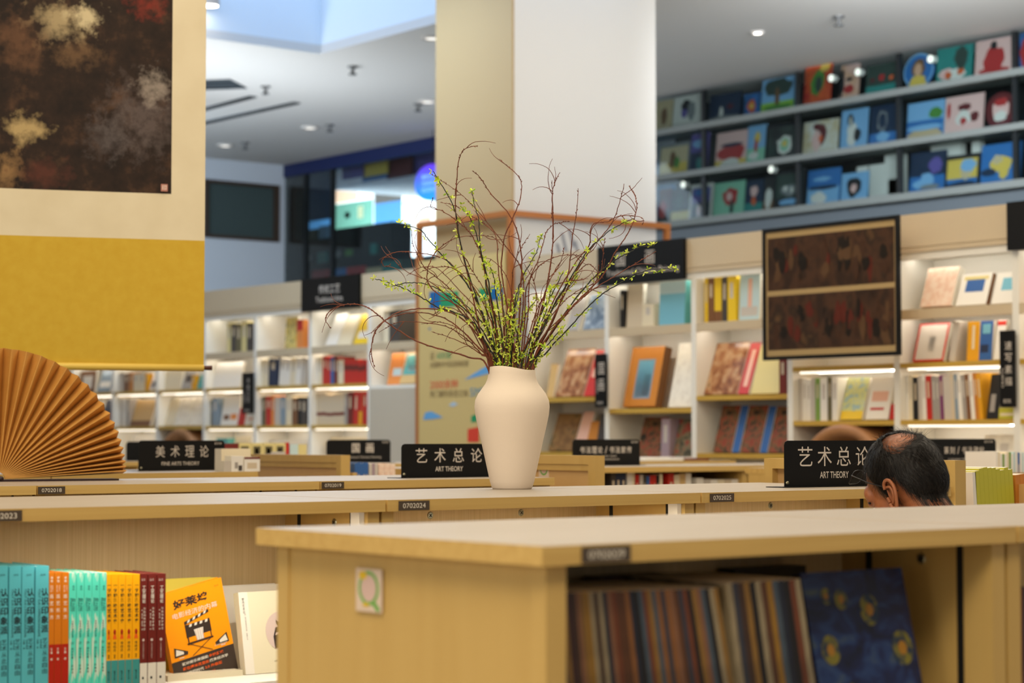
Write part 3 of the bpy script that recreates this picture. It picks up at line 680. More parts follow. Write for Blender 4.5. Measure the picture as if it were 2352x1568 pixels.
WIL = [
 ([(1110,1440),(1060,1240),(1010,1000),(950,750),(908,520),(912,300),(925,180),(960,110),(1040,88)], -.05, 'tallest bare willow branch, its tip hooking right before the pillar'),
 ([(1265,1440),(1240,1200),(1205,1000),(1180,820),(1200,640),(1250,520),(1290,420),(1300,320),(1270,260),(1168,172)], .06, 'willow branch hooking left high before the pillar\'s corner'),
 ([(1255,1440),(1285,1150),(1300,880),(1300,740),(1270,590),(1210,480),(1110,370),(1060,290),(1008,240)], -.08, None),
 ([(1330,1430),(1390,1200),(1440,1000),(1475,800),(1490,650),(1485,480),(1490,350),(1530,250)], .05, 'straight willow branch with a forked tip before the white pillar face'),
 ([(1340,1430),(1400,1150),(1460,900),(1487,700),(1492,560),(1488,420),(1483,300)], -.02, None),
 ([(1370,1420),(1500,1120),(1560,950),(1590,800),(1605,650),(1630,500),(1642,345)], .02, 'slim willow branch standing alone before the white pillar face'),
 ([(1360,1430),(1480,1150),(1600,900),(1690,750),(1740,680),(1840,560),(1890,430),(1918,320)], -.06, 'willow branch with straight tip near the pillar\'s right edge'),
 ([(1370,1440),(1480,1220),(1640,1020),(1780,880),(1870,720),(1950,600),(1990,480),(1985,400),(1945,330)], .08, 'willow branch with hooked tip beside the pillar\'s right edge'),
 ([(1360,1440),(1470,1220),(1600,1060),(1720,960),(1850,880),(1980,800),(2110,725)], -.1, 'straight willow branch pointing right across the black header plaque'),
 ([(1105,1440),(980,1360),(850,1320),(700,1275),(580,1210),(480,1140),(400,1075),(330,1045),(240,1045),(160,1075),(125,1130),(155,1187)], .04, 'longest willow branch, arching far left and curling down'),
 ([(1130,1430),(1080,1300),(1000,1180),(900,1100),(780,1070),(660,1070),(540,1100),(460,1160),(415,1220),(400,1320),(418,1420)], -.07, 'willow branch drooping low at the left before the bookcase'),
 ([(1120,1430),(1000,1260),(880,1150),(760,1100),(640,1092),(520,1120),(440,1180),(402,1290),(405,1390)], -.03, None),
 ([(1130,1430),(1060,1300),(960,1120),(850,990),(740,900),(620,850),(540,780),(485,695)], .05, None),
 ([(1150,1430),(1110,1250),(1040,1050),(960,900),(880,800),(800,755),(700,735),(580,725),(500,745),(463,780),(480,815),(518,805)], .1, 'willow branch with a spiral curled tip before the dark shop'),
 ([(1180,1430),(1150,1200),(1100,950),(1060,760),(1010,640),(970,590),(900,530),(820,480),(757,460),(770,400)], -.1, None),
 ([(1270,1430),(1290,1250),(1310,1050),(1310,880),(1280,790),(1210,700),(1150,620),(1080,530),(1000,440),(930,375),(850,320),(755,260)], .03, None),
 ([(1140,1430),(1060,1250),(950,1080),(830,1000),(750,930),(735,850),(770,750),(840,680),(920,640),(1040,630),(1130,640),(1190,690)], -.04, None),
 ([(1300,1430),(1340,1100),(1350,900),(1400,780),(1430,680),(1450,610),(1500,560),(1590,545)], .07, None),
 ([(1340,1430),(1480,1050),(1620,800),(1705,690),(1715,600),(1740,555),(1820,545),(1880,515),(1960,510),(2025,525),(2030,560)], -.09, None),
 ([(1200,1430),(1190,1100),(1160,800),(1150,640),(1080,560),(1000,510),(900,450),(815,430)], .1, None),
 ([(1120,1430),(1060,1340),(960,1240),(850,1175),(700,1150),(560,1150),(445,1210)], .02, None),
 ([(1140,1440),(1090,1300),(980,1080),(850,930),(740,840),(700,790),(650,680),(640,600)], -.05, None),
 ([(1130,1430),(1050,1310),(940,1200),(820,1150),(700,1160)], .09, None),
 ([(1125,1430),(1040,1330),(920,1260),(760,1205)], -.1, None),
 ([(1330,1430),(1420,1200),(1540,980),(1620,870),(1700,800),(1770,850),(1790,760),(1800,640)], .02, None),
 ([(1310,1430),(1360,1180),(1420,1020),(1500,930),(1600,900),(1700,890)], -.08, None),
 ([(1290,1430),(1320,1150),(1330,950),(1400,820),(1500,760),(1600,745),(1680,760)], .05, None),
 ([(1220,1430),(1230,1200),(1240,1000),(1250,840),(1290,720),(1350,620)], -.12, None),
 ([(1160,1430),(1110,1220),(1040,1080),(930,960),(800,830),(700,820),(610,870)], .12, None),
 ([(1170,1430),(1120,1150),(1020,950),(900,830),(780,820),(690,850)], -.12, None),
 ([(1350,1430),(1440,1180),(1540,1040),(1640,960),(1740,920)], .11, None),
 ([(1320,1430),(1400,1100),(1470,900),(1530,800),(1560,700)], -.11, None),
 ([(1240,1430),(1260,1130),(1220,900),(1130,780),(1040,760)], .1, None),
 ([(1190,1430),(1170,1180),(1090,980),(1000,830),(960,760)], -.06, None),
 ([(1350,1430),(1420,1250),(1540,1120),(1660,1010),(1750,900),(1765,800)], -.03, None),
 ([(1210,1430),(1200,1200),(1230,1020),(1320,900),(1370,820)], .13, None),
 ([(1145,1430),(1075,1250),(975,1120),(860,1060),(760,1110)], .0, None),
 ([(1280,1430),(1350,1250),(1390,1080),(1380,920),(1320,800)], -.13, None)]
for i, (p, dz, l) in enumerate(WIL): willow(rev(p), dz, l or WG, r0=.0027 if i < 11 else .0021, twigs=4 if i % 3 == 0 else 2, grp=l is None, seed=100 + i)
FLO = [
 ([(1160,1430),(1130,1300),(1060,1080),(980,850),(930,650),(900,470),(830,340),(770,240)], -.06, .036, 'flowering branch with its top just left of the pillar edge'),
 ([(1180,1430),(1150,1250),(1100,1000),(1075,820),(1050,680),(1045,540),(1020,450),(1005,360)], .05, .034, 'zigzag flowering branch before the tan pillar face'),
 ([(1160,1430),(1090,1160),(1000,960),(900,830),(800,720),(740,650),(700,600),(640,575),(570,560)], .03, .036, 'flowering branch reaching left over the lit shop window'),
 ([(1150,1430),(1100,1300),(1020,1160),(900,1090),(800,1060),(700,1000),(600,950),(500,910),(420,890)], -.1, .038, 'flowering branch reaching farthest left before the bookcase header'),
 ([(1160,1430),(1120,1300),(1020,1130),(900,1020),(800,950),(700,915),(600,915),(500,940)], .1, .04, None),
 ([(1180,1430),(1120,1000),(1060,750),(1040,650),(1000,540),(935,450)], -.1, .034, None),
 ([(1370,1430),(1440,1340),(1560,1210),(1700,1060),(1800,970),(1900,910),(1990,860),(2100,830),(2235,830)], .0, .026, 'lowest right flowering branch ending on the black header plaque'),
 ([(1380,1410),(1560,1100),(1690,930),(1790,830),(1870,770),(1940,735),(2010,700),(2100,690)], .07, .034, 'flowering branch ending at the upper edge of the header plaque'),
 ([(1350,1420),(1480,1080),(1600,880),(1690,730),(1750,670),(1830,600),(1900,560),(1975,525)], -.08, .034, 'flowering branch rising to the pillar\'s lower right corner'),
 ([(1230,1410),(1260,1050),(1300,900),(1350,800),(1395,720),(1415,640)], .1, .03, None),
 ([(1330,1420),(1420,1100),(1500,950),(1550,850)], -.05, .024, None),
 ([(1345,1420),(1440,1150),(1560,980),(1640,860)], .06, .026, None),
 ([(1200,1430),(1180,1200),(1150,1000),(1130,860),(1090,790)], -.12, .018, None),
 ([(1215,1430),(1210,1200),(1190,1050),(1180,920)], .1, .014, None),
 ([(1240,1430),(1250,1220),(1260,1080),(1290,960)], -.1, .014, None),
 ([(1260,1430),(1280,1250),(1330,1100),(1400,1000)], .08, .015, None),
 ([(1180,1430),(1140,1280),(1100,1130),(1080,1000)], -.05, .015, None),
 ([(1300,1430),(1330,1300),(1390,1200),(1450,1080),(1480,950)], -.11, .018, None),
 ([(1230,1430),(1220,1280),(1230,1150),(1240,1020)], .02, .013, None),
 ([(1195,1430),(1160,1320),(1150,1180),(1130,1050)], .12, .013, None),
 ([(1360,1430),(1400,1350),(1480,1260),(1540,1180)], -.04, .018, None),
 ([(1280,1430),(1290,1330),(1270,1200),(1210,1090)], -.13, .014, None),
 ([(1190,1435),(1120,1250),(1040,1120),(960,1040),(880,960)], .05, .026, None)]
for i, (p, dz, dn, l) in enumerate(FLO): flowering(rev(p), dz, l or FG, dn, 300 + i, f0=.24 if dn < .02 else .3, lab_grp=l is None)

# ------------------------------------------------------------------ folding fan
nmat('kraft', [(0.3, (206, 152, 74)), (0.7, (192, 136, 60))], (12, 12, 12), 3, 0.6)
mat('fan_cover', (38, 18, 20), 0.4)
def fan():
    c = onZ(2, 1106, TOP); a = math.radians(-9.6); ex = Vector((math.cos(a), math.sin(a), 0)); n = Vector((-math.sin(a), math.cos(a), 0))
    c = Vector((c.x, c.y, TOP + .008)) + n * .03; R = .402
    t = thing('folding_fan', 'large pleated brown paper fan standing at the left edge', 'fan', (c.x, c.y, TOP))
    N = 37; ang = [0.0]
    for k in range(N):
        f = k / (N - 1); w_ = .34 + 1.1 * math.sin(math.pi * f); ang.append(ang[-1] + w_)
    sc = math.radians(177) / ang[-1]; ang = [math.radians(2) + q * sc for q in ang]
    m = MB(); vs = []; fs = []; T = [.05, .3, .6, .85, 1.0]
    for k in range(N):
        a0, a1 = ang[k], ang[k + 1]; am = a0 + (a1 - a0) * .80
        # long lit pleat a0->am coming forward, short return am->a1 going back
        for (p, q, d0, d1, r0, r1) in ((a0, am, .030, -.030, 1.0, .985), (am, a1, -.030, .030, .985, 1.0)):
            b = len(vs)
            for tt in T:
                dp = tt ** .8
                vs.append(c + (ex * math.cos(p) + Z_ * math.sin(p)) * R * tt * r0 + n * d0 * dp); vs.append(c + (ex * math.cos(q) + Z_ * math.sin(q)) * R * tt * r1 + n * d1 * dp)
            for i in range(len(T) - 1): fs.append((b + 2 * i, b + 2 * i + 1, b + 2 * i + 3, b + 2 * i + 2))
    m.add(vs, fs, 'kraft'); o = m.build('pleats', t)
    s = o.modifiers.new('thickness', 'SOLIDIFY'); s.thickness = .0012
    MB().boxf(c - Z_ * .008, ex, n, Z_, -.39, .37, -.034, .03, 0, .006, 'fan_cover').build('cover', t, label='dark cover at the fan base')
    MB().tube([c - n * .034 + Z_ * .001, c + n * .03 + Z_ * .001], .008, 'fan_cover', 12).build('spine', t, True)
fan()

# ------------------------------------------------------------------ hanging scroll
nmat('scroll_art', [(0.0, (28, 18, 12)), (0.42, (46, 30, 20)), (0.55, (78, 56, 38)), (0.66, (120, 96, 66)), (0.8, (176, 152, 108))], (3.2, 3.2, 4.2), 8, .6, 1.2, .2)
nmat('scroll_rock', [(0.35, (54, 42, 38)), (0.6, (96, 84, 78)), (0.75, (150, 136, 122))], (9, 9, 9), 6, .7, .8, .2)
nmat('scroll_pale', [(0.3, (96, 74, 48)), (0.5, (160, 136, 98)), (0.75, (206, 184, 138))], (12, 12, 7), 6, .7, .6, .2)
nmat('scroll_red', [(0.4, (60, 34, 24)), (0.7, (130, 44, 32))], (14, 14, 14), 4, .7, 0, .2)
nmat('scroll_cream', [(0.3, (216, 204, 174)), (0.7, (208, 195, 164))], (7, 7, 7), 4, .8, 0, .2)
nmat('scroll_silk', [(0.3, (198, 164, 54)), (0.7, (192, 156, 46))], (30, 30, 30), 4, .7, 0, .2)
mat('scroll_roller', (216, 184, 84), .5); mat('roller_knob', (72, 34, 22), .4); mat('seal_red', (176, 120, 104), .6)
def lobe_mat(key, lobes):
    """dark mottled painting with soft, ragged lighter passages; positions in the scroll's own x and z"""
    m = bpy.data.materials.new(key); m.use_nodes = True; n = m.node_tree; L = n.links.new; b = n.nodes['Principled BSDF']; b.inputs['Roughness'].default_value = .6; b.inputs['Specular IOR Level'].default_value = .2
    tc = n.nodes.new('ShaderNodeTexCoord'); mp = n.nodes.new('ShaderNodeMapping'); L(tc.outputs['Object'], mp.inputs[0])
    def noise(sc, det):
        t = n.nodes.new('ShaderNodeTexNoise'); t.inputs['Scale'].default_value = sc; t.inputs['Detail'].default_value = det; t.inputs['Roughness'].default_value = .65; L(mp.outputs[0], t.inputs['Vector']); return t
    t = noise(9, 8); r = n.nodes.new('ShaderNodeValToRGB'); L(t.outputs['Fac'], r.inputs[0]); el = r.color_ramp.elements
    el[0].position = .38; el[0].color = lin((28, 18, 12)); el[1].position = .68; el[1].color = lin((78, 54, 36)); e = el.new(.54); e.color = lin((42, 28, 19))
    cur = r.outputs[0]; ds = noise(22, 6); sp = n.nodes.new('ShaderNodeSeparateXYZ'); L(mp.outputs[0], sp.inputs[0])
    def math_(op, a, c=None):
        q = n.nodes.new('ShaderNodeMath'); q.operation = op
        for i, v in enumerate((a, c)):
            if v is None: continue
            if isinstance(v, (int, float)): q.inputs[i].default_value = v
            else: L(v, q.inputs[i])
        return q.outputs[0]
    for (cx, cz, rx, rz, col) in lobes:
        u = math_('DIVIDE', math_('SUBTRACT', sp.outputs[0], cx), rx); v = math_('DIVIDE', math_('SUBTRACT', sp.outputs[2], cz), rz)
        d = math_('SQRT', math_('ADD', math_('MULTIPLY', u, u), math_('MULTIPLY', v, v))); d = math_('ADD', d, math_('MULTIPLY', math_('SUBTRACT', ds.outputs['Fac'], .5), 3.8))
        mr = n.nodes.new('ShaderNodeMapRange'); L(d, mr.inputs[0]); mr.inputs[1].default_value = 1.3; mr.inputs[2].default_value = .1; mr.inputs[3].default_value = 0; mr.inputs[4].default_value = .78
        mx = n.nodes.new('ShaderNodeMix'); mx.data_type = 'RGBA'; L(mr.outputs[0], mx.inputs[0]); L(cur, mx.inputs[6]); mx.inputs[7].default_value = lin(col); cur = mx.outputs[2]
    L(cur, b.inputs['Base Color']); MATS[key] = m
def scroll():
    d0 = 7.3; p0 = atD(235, 845, d0); a = math.radians(51.4247 - 71.6); ex = Vector((math.cos(a), math.sin(a), 0)); n = Vector((-math.sin(a), math.cos(a), 0)) * -1
    def pl(px, py):       # point of the scroll's own vertical plane seen at a picture position
        r = ray(px, py); t = (p0 - EYEV).dot(n) / r.dot(n); q = EYEV + r * t; return ((q - p0).dot(ex), q.z - p0.z)
    t = thing('hanging_scroll', 'tall hanging scroll with dark painting, cream border and yellow silk, at upper left', 'scroll', tuple(p0), a)
    xr = pl(470, 500)[0]; xl = xr - .98; zb = pl(235, 838)[1]; zy = pl(235, 546)[1]; zc = pl(235, 440)[1]; xa = pl(394, 300)[0]; zt = 1.75
    def rect(m, x0, x1, z0, z1, k, off=0.0):
        N = 12; vs = []; f = []
        for i in range(N + 1):
            for z in (z0, z1): vs.append(p0 + ex * (x0 + (x1 - x0) * i / N) + Z_ * z + n * (off + .006 * math.sin(5 * (x0 + (x1 - x0) * i / N))))
        for i in range(N): f.append((2 * i, 2 * i + 2, 2 * i + 3, 2 * i + 1))
        return m.add(vs, f, k)
    s = rect(MB(), xl, xr, zb, zy, 'scroll_silk').build('silk_mount', t, label='yellow silk lower mount'); s.modifiers.new('thickness', 'SOLIDIFY').thickness = .002
    s = rect(rect(MB(), xl, xr, zy, zc, 'scroll_cream'), xa, xr, zc, zt, 'scroll_cream').build('paper_border', t, label='cream paper border'); s.modifiers.new('thickness', 'SOLIDIFY').thickness = .002
    lobes = []
    for (px, py, rx, ry, col) in ((330, 270, 85, 85, (92, 80, 76)), (350, 200, 36, 40, (150, 138, 126)), (250, 315, 50, 44, (82, 74, 72)), (140, 50, 66, 46, (176, 156, 116)), (195, 40, 34, 30, (206, 190, 150)), (60, 295, 44, 30, (190, 164, 112)),
                                  (340, 15, 40, 26, (132, 44, 30)), (20, 390, 34, 40, (150, 116, 74)), (100, 400, 60, 30, (84, 44, 32)), (40, 90, 60, 60, (96, 66, 44)), (170, 120, 60, 30, (104, 78, 52))):
        a_ = pl(px, py); lobes.append((a_[0], a_[1], rx * 7.3 / FPX, ry * 7.3 / FPX, col))
    lobe_mat('scroll_painting', lobes)
    m = rect(MB(), xl, xa, zc, zt, 'scroll_painting')
    q = pl(376, 432); m.poly(p0, ex, Z_, [(q[0] - .012, q[1] - .013), (q[0] + .012, q[1] - .013), (q[0] + .012, q[1] + .013), (q[0] - .012, q[1] + .013)], 'seal_red', n * .014)
    m.text('印', p0 + ex * q[0] + Z_ * q[1] + n * .0145, ex, Z_, .018, 'paper', wd=.016)
    m.build('painting', t, label='dark brown painted picture')
    MB().tube([p0 + ex * xl + Z_ * (zb - .006), p0 + ex * xr + Z_ * (zb - .006)], .013, 'scroll_roller', 16).build('roller', t, True)
    for s0, s1 in ((xr, xr + .03), (xl - .03, xl)):
        MB().tube([p0 + ex * s0 + Z_ * (zb - .006), p0 + ex * (s0 + .004) + Z_ * (zb - .006), p0 + ex * s1 + Z_ * (zb - .006)], [.007, .008, .009], 'roller_knob', 14).build('roller_knob', t, True)
    MB().tube([p0 + ex * xl + Z_ * zt, p0 + ex * xr + Z_ * zt], .013, 'scroll_roller', 16).build('hanging_rod', t, True)
    MB().tube([p0 + ex * (xl + .2) + Z_ * zt, p0 + ex * (xl + xr) / 2 + Z_ * (CEIL - p0.z), p0 + ex * (xr - .2) + Z_ * zt], .002, 'roller_knob', 5).build('cord', t)
scroll()

# ------------------------------------------------------------------ hanging framed picture
nmat('figure_art', [(0.0, (40, 22, 16)), (0.40, (58, 36, 26)), (0.52, (86, 56, 40)), (0.64, (52, 34, 26)), (0.8, (140, 104, 70))], (8, 8, 6), 6, .35, .3, .5)
mat('art_mount', (206, 182, 142), .5); mat('art_red', (104, 38, 28), .5); mat('art_dark', (28, 18, 14), .5); mat('art_brown', (78, 50, 36), .5); mat('art_skin', (104, 76, 54), .5); glass('film', (246, 244, 238))
def hanging_picture():
    x = 8.80; C4 = [onX(a, b, x) for a, b in ((1755, 828), (2068, 812), (2065, 492), (1746, 528))]   # BL BR TR TL
    o = C4[0]; ex = EYm; wd = o.y - C4[1].y; ht = C4[3].z - o.z; ez = Z_
    t = thing('framed_picture', 'black framed picture with two brown painted panels, hanging before the bookcases', 'picture', (x, o.y - wd / 2, o.z))
    b = .022; m = MB()
    for a in ((0, wd, 0, b), (0, wd, ht - b, ht), (0, b, b, ht - b), (wd - b, wd, b, ht - b)): m.boxf(o, ex, X_ * -1, ez, a[0], a[1], -.012, .012, a[2], a[3], 'black_sign')
    m.build('frame', t)
    MB().boxf(o, ex, X_ * -1, ez, b, wd - b, -.004, .001, b, ht - b, 'art_mount').build('mount', t, label='pale tan mount')
    for k, (z0, z1) in enumerate(((.075, .485), (.525, .925))):
        p = MB(); a0, a1 = .035 * wd, .965 * wd; p.boxf(o, ex, X_ * -1, ez, a0, a1, .001, .003, ht * z0, ht * z1, 'figure_art'); rg = random.Random(k + 5); H = ht * (z1 - z0)
        for i in range(34):
            cx = a0 + (a1 - a0) * rg.uniform(.05, .95); cz = rg.uniform(.26, .74); rw, rh = rg.uniform(.014, .036), H * rg.uniform(.10, .24); K = 11
            pts = [(rw * (1 + rg.uniform(-.3, .3)) * math.cos(6.283 * q / K), rh * (1 + rg.uniform(-.3, .3)) * math.sin(6.283 * q / K)) for q in range(K)]
            p.poly(o + ex * min(max(cx, a0 + .05), a1 - .05) + ez * (ht * z0 + H * cz) - X_ * (.0034 + .00012 * i), ex, ez, pts, rg.choice(('art_red', 'art_dark', 'art_skin', 'art_dark', 'figure_art', 'art_brown', 'art_brown')))
        p.build('painted_panel', t)
    MB().boxf(o, ex, X_ * -1, ez, b, wd - b, .0095, .0105, b, ht - b, 'film').build('cover_sheet', t)
    for f in (.15, .6): MB().boxf(o, ex, X_ * -1, ez, wd * f - .02, wd * f + .02, -.188, -.012, ht - .12, ht - .08, 'black_sign').build('bracket', t)
hanging_picture()
# ------------------------------------------------------------------ shop front with paintings (right) and glazed shop (left)
mat('rail_grey', (112, 118, 116), .5); mat('shop_dark', (16, 22, 24), .6); mat('mullion', (20, 24, 26), .4); glass('shop_glass', (236, 242, 242))
mat('frost_grey', (84, 92, 98), .4)
RZ = [(4.555, 4.612), (4.10, 4.155), (3.616, 3.681)]
ya, yb = 6.4, 15.75       # along the shop front behind the bookcases
struct(MB().box(XS + .75, XS + .8, ya - 1, yb, 0, CEIL, 'shop_dark').build('wall_back'), 'dark back wall of the shop with paintings')
struct(MB().box(XS + .02, XS + .06, ya, yb, 0, 3.60, 'frost_grey').build('wall_shop_front'), 'grey panel below the shop window with paintings')
for k, (z0, z1) in enumerate(RZ):
    struct(MB().box(XS - .05, XS + .28, ya, yb, z0, z1, 'rail_grey').build('trim_%d' % (3 + k)), ['topmost', 'middle', 'lowest'][k] + ' grey ledge carrying the paintings')
win = struct(MB().box(XS + .005, XS + .012, ya, yb, RZ[2][1], CEIL - .05, 'shop_glass').build('window_3'), 'shop window in front of the rows of paintings')
for px in (1616, 1833, 2065, 2332):
    y = onX(px, 300, XS).y; MB().box(XS - .012, XS + .03, y - .022, y + .022, RZ[2][1], CEIL - .05, 'mullion').build('mullion', win)
PAL = {'w': (214, 212, 204), 'k': (22, 22, 26), 'nb': (20, 38, 66), 'bl': (40, 104, 172), 'sb': (120, 170, 214), 'gr': (70, 130, 50), 'lg': (140, 190, 60), 'te': (40, 128, 122), 'mg': (130, 190, 160), 'or': (206, 88, 40),
       'rd': (170, 40, 40), 'dr': (90, 22, 26), 'pk': (222, 180, 174), 'sk': (208, 160, 130), 'ye': (214, 184, 80), 'be': (196, 178, 140), 'pu': (88, 76, 150), 'br': (110, 76, 46), 'gy': (120, 124, 126), 'dg': (44, 62, 56), 'sa': (190, 166, 130)}
PAL = {k: tuple(int(v * .82 + 4) for v in c) for k, c in PAL.items()}
def pmat(c1, c2, sc=6):
    k = 'paint_%s_%s_%d' % (c1, c2, sc); return nmat(k, [(0.38, PAL[c1]), (0.62, PAL[c2])], (sc, sc, sc), 4, .5, .6), k
for k in PAL: mat('flat_' + k, PAL[k], .55)
ROWN = ['top ledge', 'middle ledge', 'lowest ledge']
# row, crop x0, x1, crop y of the top, sky, ground, split height, blobs (x, z, rx, rz, colour), frame colour, label
PNT = [
 (0, 20, 105, 645, 'be', 'sa', 0, [(.5, .5, .22, .3, 'br')], 'be', 'small beige framed portrait at the pillar edge'),
 (0, 120, 310, 600, 'w', 'w', 0, [(.42, .66, .17, .2, 'k'), (.62, .5, .13, .3, 'gy'), (.38, .45, .1, .15, 'pu')], None, 'white canvas with a grey and black dog'),
 (0, 350, 545, 590, 'nb', 'k', .12, [(.4, .3, .06, .22, 'w'), (.68, .5, .09, .09, 'dr'), (.5, .1, .5, .1, 'gy')], None, 'dark night picture with a small white figure'),
 (0, 570, 670, 590, 'bl', 'nb', 0, [(.5, .45, .28, .28, 'or'), (.5, .45, .12, .12, 'ye')], None, 'small blue picture with an orange flower'),
 (0, 680, 888, 490, 'sb', 'lg', .3, [(.5, .72, .42, .26, 'dg'), (.48, .38, .07, .32, 'br'), (.5, .14, .5, .08, 'gr')], None, 'green field picture with one tall tree'),
 (0, 950, 1115, 405, 'or', 'rd', 0, [(.5, .55, .28, .3, 'gr'), (.55, .5, .14, .2, 'dg'), (.75, .9, .2, .1, 'ye')], None, 'orange picture with a curled green lizard'),
 (0, 1180, 1292, 405, 'sk', 'pk', 0, [(.5, .3, .3, .12, 'rd'), (.5, .58, .2, .06, 'k'), (.1, .5, .12, .4, 'k')], None, 'tall canvas with a pale face in close up'),
 (0, 1345, 1540, 400, 'dg', 'te', .3, [(.5, .55, .1, .12, 'rd'), (.82, .5, .08, .08, 'or'), (.2, .5, .07, .07, 'dr')], None, 'dark teal picture with red dots'),
 (0, 1580, 1770, 335, None, None, 0, [(.5, .55, .22, .3, 'br'), (.5, .52, .13, .2, 'sk'), (.5, .16, .3, .18, 'ye')], 'oval', 'blue oval picture of a fair haired figure'),
 (0, 1790, 2012, 290, 'te', 'te', 0, [(.28, .25, .2, .16, 'pk'), (.6, .2, .24, .18, 'w'), (.35, .2, .1, .1, 'or'), (.7, .28, .1, .1, 'or'), (.7, .65, .2, .3, 'dg')], None, 'teal picture with white and orange flowers'),
 (0, 2035, 2275, 240, 'pk', 'rd', .05, [(.5, .4, .26, .4, 'rd'), (.48, .82, .09, .11, 'k'), (.5, .1, .4, .12, 'rd')], None, 'pink picture with a red dress'),
 (0, 2310, 2400, 200, 'bl', 'nb', 0, [(.5, .5, .4, .4, 'rd')], None, 'blue and red picture cut by the right edge'),
 (1, 38, 215, 915, 'be', 'ye', .4, [(.45, .5, .12, .3, 'br'), (.6, .4, .1, .2, 'gr')], 'gy', 'grey framed picture in yellow and green'),
 (1, 228, 336, 840, 'pu', 'nb', .5, [(.5, .72, .4, .1, 'sb'), (.6, .2, .2, .15, 'te')], None, 'small purple dusk picture'),
 (1, 390, 584, 830, 'pk', 'ye', .2, [(.5, .4, .42, .26, 'rd'), (.5, .12, .3, .12, 'w'), (.5, .62, .36, .06, 'nb')], None, 'picture of a red house with blue roof'),
 (1, 588, 702, 790, 'sb', 'mg', .4, [(.55, .66, .18, .16, 'ye'), (.5, .45, .1, .2, 'rd'), (.4, .2, .3, .1, 'w')], None, 'bright picture with a yellow sunflower'),
 (1, 716, 902, 790, 'k', 'dg', 0, [(.6, .42, .26, .28, 'w'), (.6, .42, .16, .18, 'mg'), (.6, .45, .09, .1, 'ye')], 'k', 'black picture with a white daisy'),
 (1, 945, 1160, 760, 'w', 'be', 0, [(.4, .82, .14, .1, 'dr'), (.56, .55, .12, .3, 'dr'), (.4, .4, .14, .3, 'pk'), (.52, .45, .06, .12, 'or')], None, 'white picture with a red and white rooster'),
 (1, 1182, 1345, 688, 'sb', 'sb', 0, [(.45, .36, .2, .3, 'w'), (.36, .74, .12, .16, 'k'), (.66, .34, .14, .16, 'k'), (.36, .7, .04, .12, 'w')], None, 'pale blue picture with a black and white dog'),
 (1, 1366, 1536, 660, 'nb', 'bl', .3, [(.46, .6, .2, .25, 'gy'), (.46, .6, .14, .2, 'nb'), (.5, .2, .25, .12, 'sb')], None, 'deep blue picture with a line figure'),
 (1, 1602, 1832, 640, 'sb', 'bl', .5, [(.5, .12, .5, .14, 'sa'), (.5, .3, .5, .08, 'sb'), (.78, .66, .2, .16, 'gr')], None, 'beach picture with blue sea and sand'),
 (1, 1842, 2082, 600, 'pk', 'pk', 0, [(.1, .62, .05, .22, 'rd'), (.5, .68, .18, .1, 'dr'), (.5, .4, .2, .2, 'w'), (.5, .32, .09, .1, 'rd'), (.8, .4, .11, .14, 'dr')], None, 'pink picture with red shapes'),
 (1, 2100, 2292, 580, None, None, 0, [(.5, .5, .26, .34, 'pk'), (.5, .72, .22, .12, 'rd'), (.5, .32, .2, .14, 'w')], 'round', 'dark red round plate with a pale centre'),
 (2, 22, 100, 1190, 'dr', 'k', .4, [(.4, .4, .3, .25, 'rd')], None, 'dark red picture at the pillar edge'),
 (2, 110, 226, 1190, 'k', 'ye', .3, [(.4, .6, .2, .2, 'dg')], None, 'dark picture with yellow lower half'),
 (2, 236, 356, 1175, 'pu', 'nb', .5, [(.4, .25, .1, .2, 'pk'), (.75, .25, .1, .2, 'pk'), (.5, .8, .4, .1, 'bl')], 'w', 'narrow blue and purple picture'),
 (2, 376, 566, 1150, 'mg', 'mg', 0, [(.55, .56, .26, .26, 'rd'), (.52, .56, .1, .12, 'pk'), (.62, .24, .07, .2, 'dg')], None, 'pale green picture with red flowers'),
 (2, 576, 688, 1138, 'nb', 'te', .3, [(.5, .66, .22, .16, 'pk'), (.5, .35, .14, .14, 'or')], None, 'dark blue picture with a pink flower'),
 (2, 692, 762, 1110, 'k', 'br', .3, [(.5, .35, .3, .3, 'w')], None, 'narrow dark picture with a pale shape'),
 (2, 770, 942, 1085, 'dg', 'k', .3, [(.5, .5, .3, .16, 'gy'), (.35, .55, .07, .08, 'w'), (.6, .5, .06, .08, 'w'), (.5, .18, .4, .08, 'sb')], 'k', 'dark picture of white flowers'),
 (2, 970, 1172, 1068, 'bl', 'sb', .5, [(.35, .2, .25, .16, 'w'), (.5, .48, .5, .06, 'nb'), (.45, .72, .3, .06, 'sb')], None, 'blue seascape with white surf'),
 (2, 1186, 1352, 1090, 'sb', 'sb', 0, [(.48, .5, .28, .34, 'k'), (.48, .44, .12, .16, 'pk')], None, 'pale blue picture with a black curly dog'),
 (2, 1620, 1842, 958, 'nb', 'bl', .4, [(.5, .3, .2, .2, 'sb'), (.72, .64, .2, .2, 'pu'), (.3, .2, .2, .1, 'sb'), (.6, .12, .3, .06, 'gy')], None, 'dark blue river picture'),
 (2, 1856, 2052, 990, 'ye', 'bl', .3, [(.6, .55, .2, .3, 'be'), (.7, .7, .25, .2, 'sb'), (.5, .1, .5, .1, 'nb')], 'k', 'black framed picture of a sailing ship'),
 (2, 2070, 2318, 905, 'bl', 'bl', 0, [(.52, .48, .28, .2, 'ye'), (.6, .25, .12, .14, 'ye'), (.42, .6, .13, .12, 'be'), (.2, .3, .2, .1, 'nb')], None, 'blue picture of a pale bear swimming')]
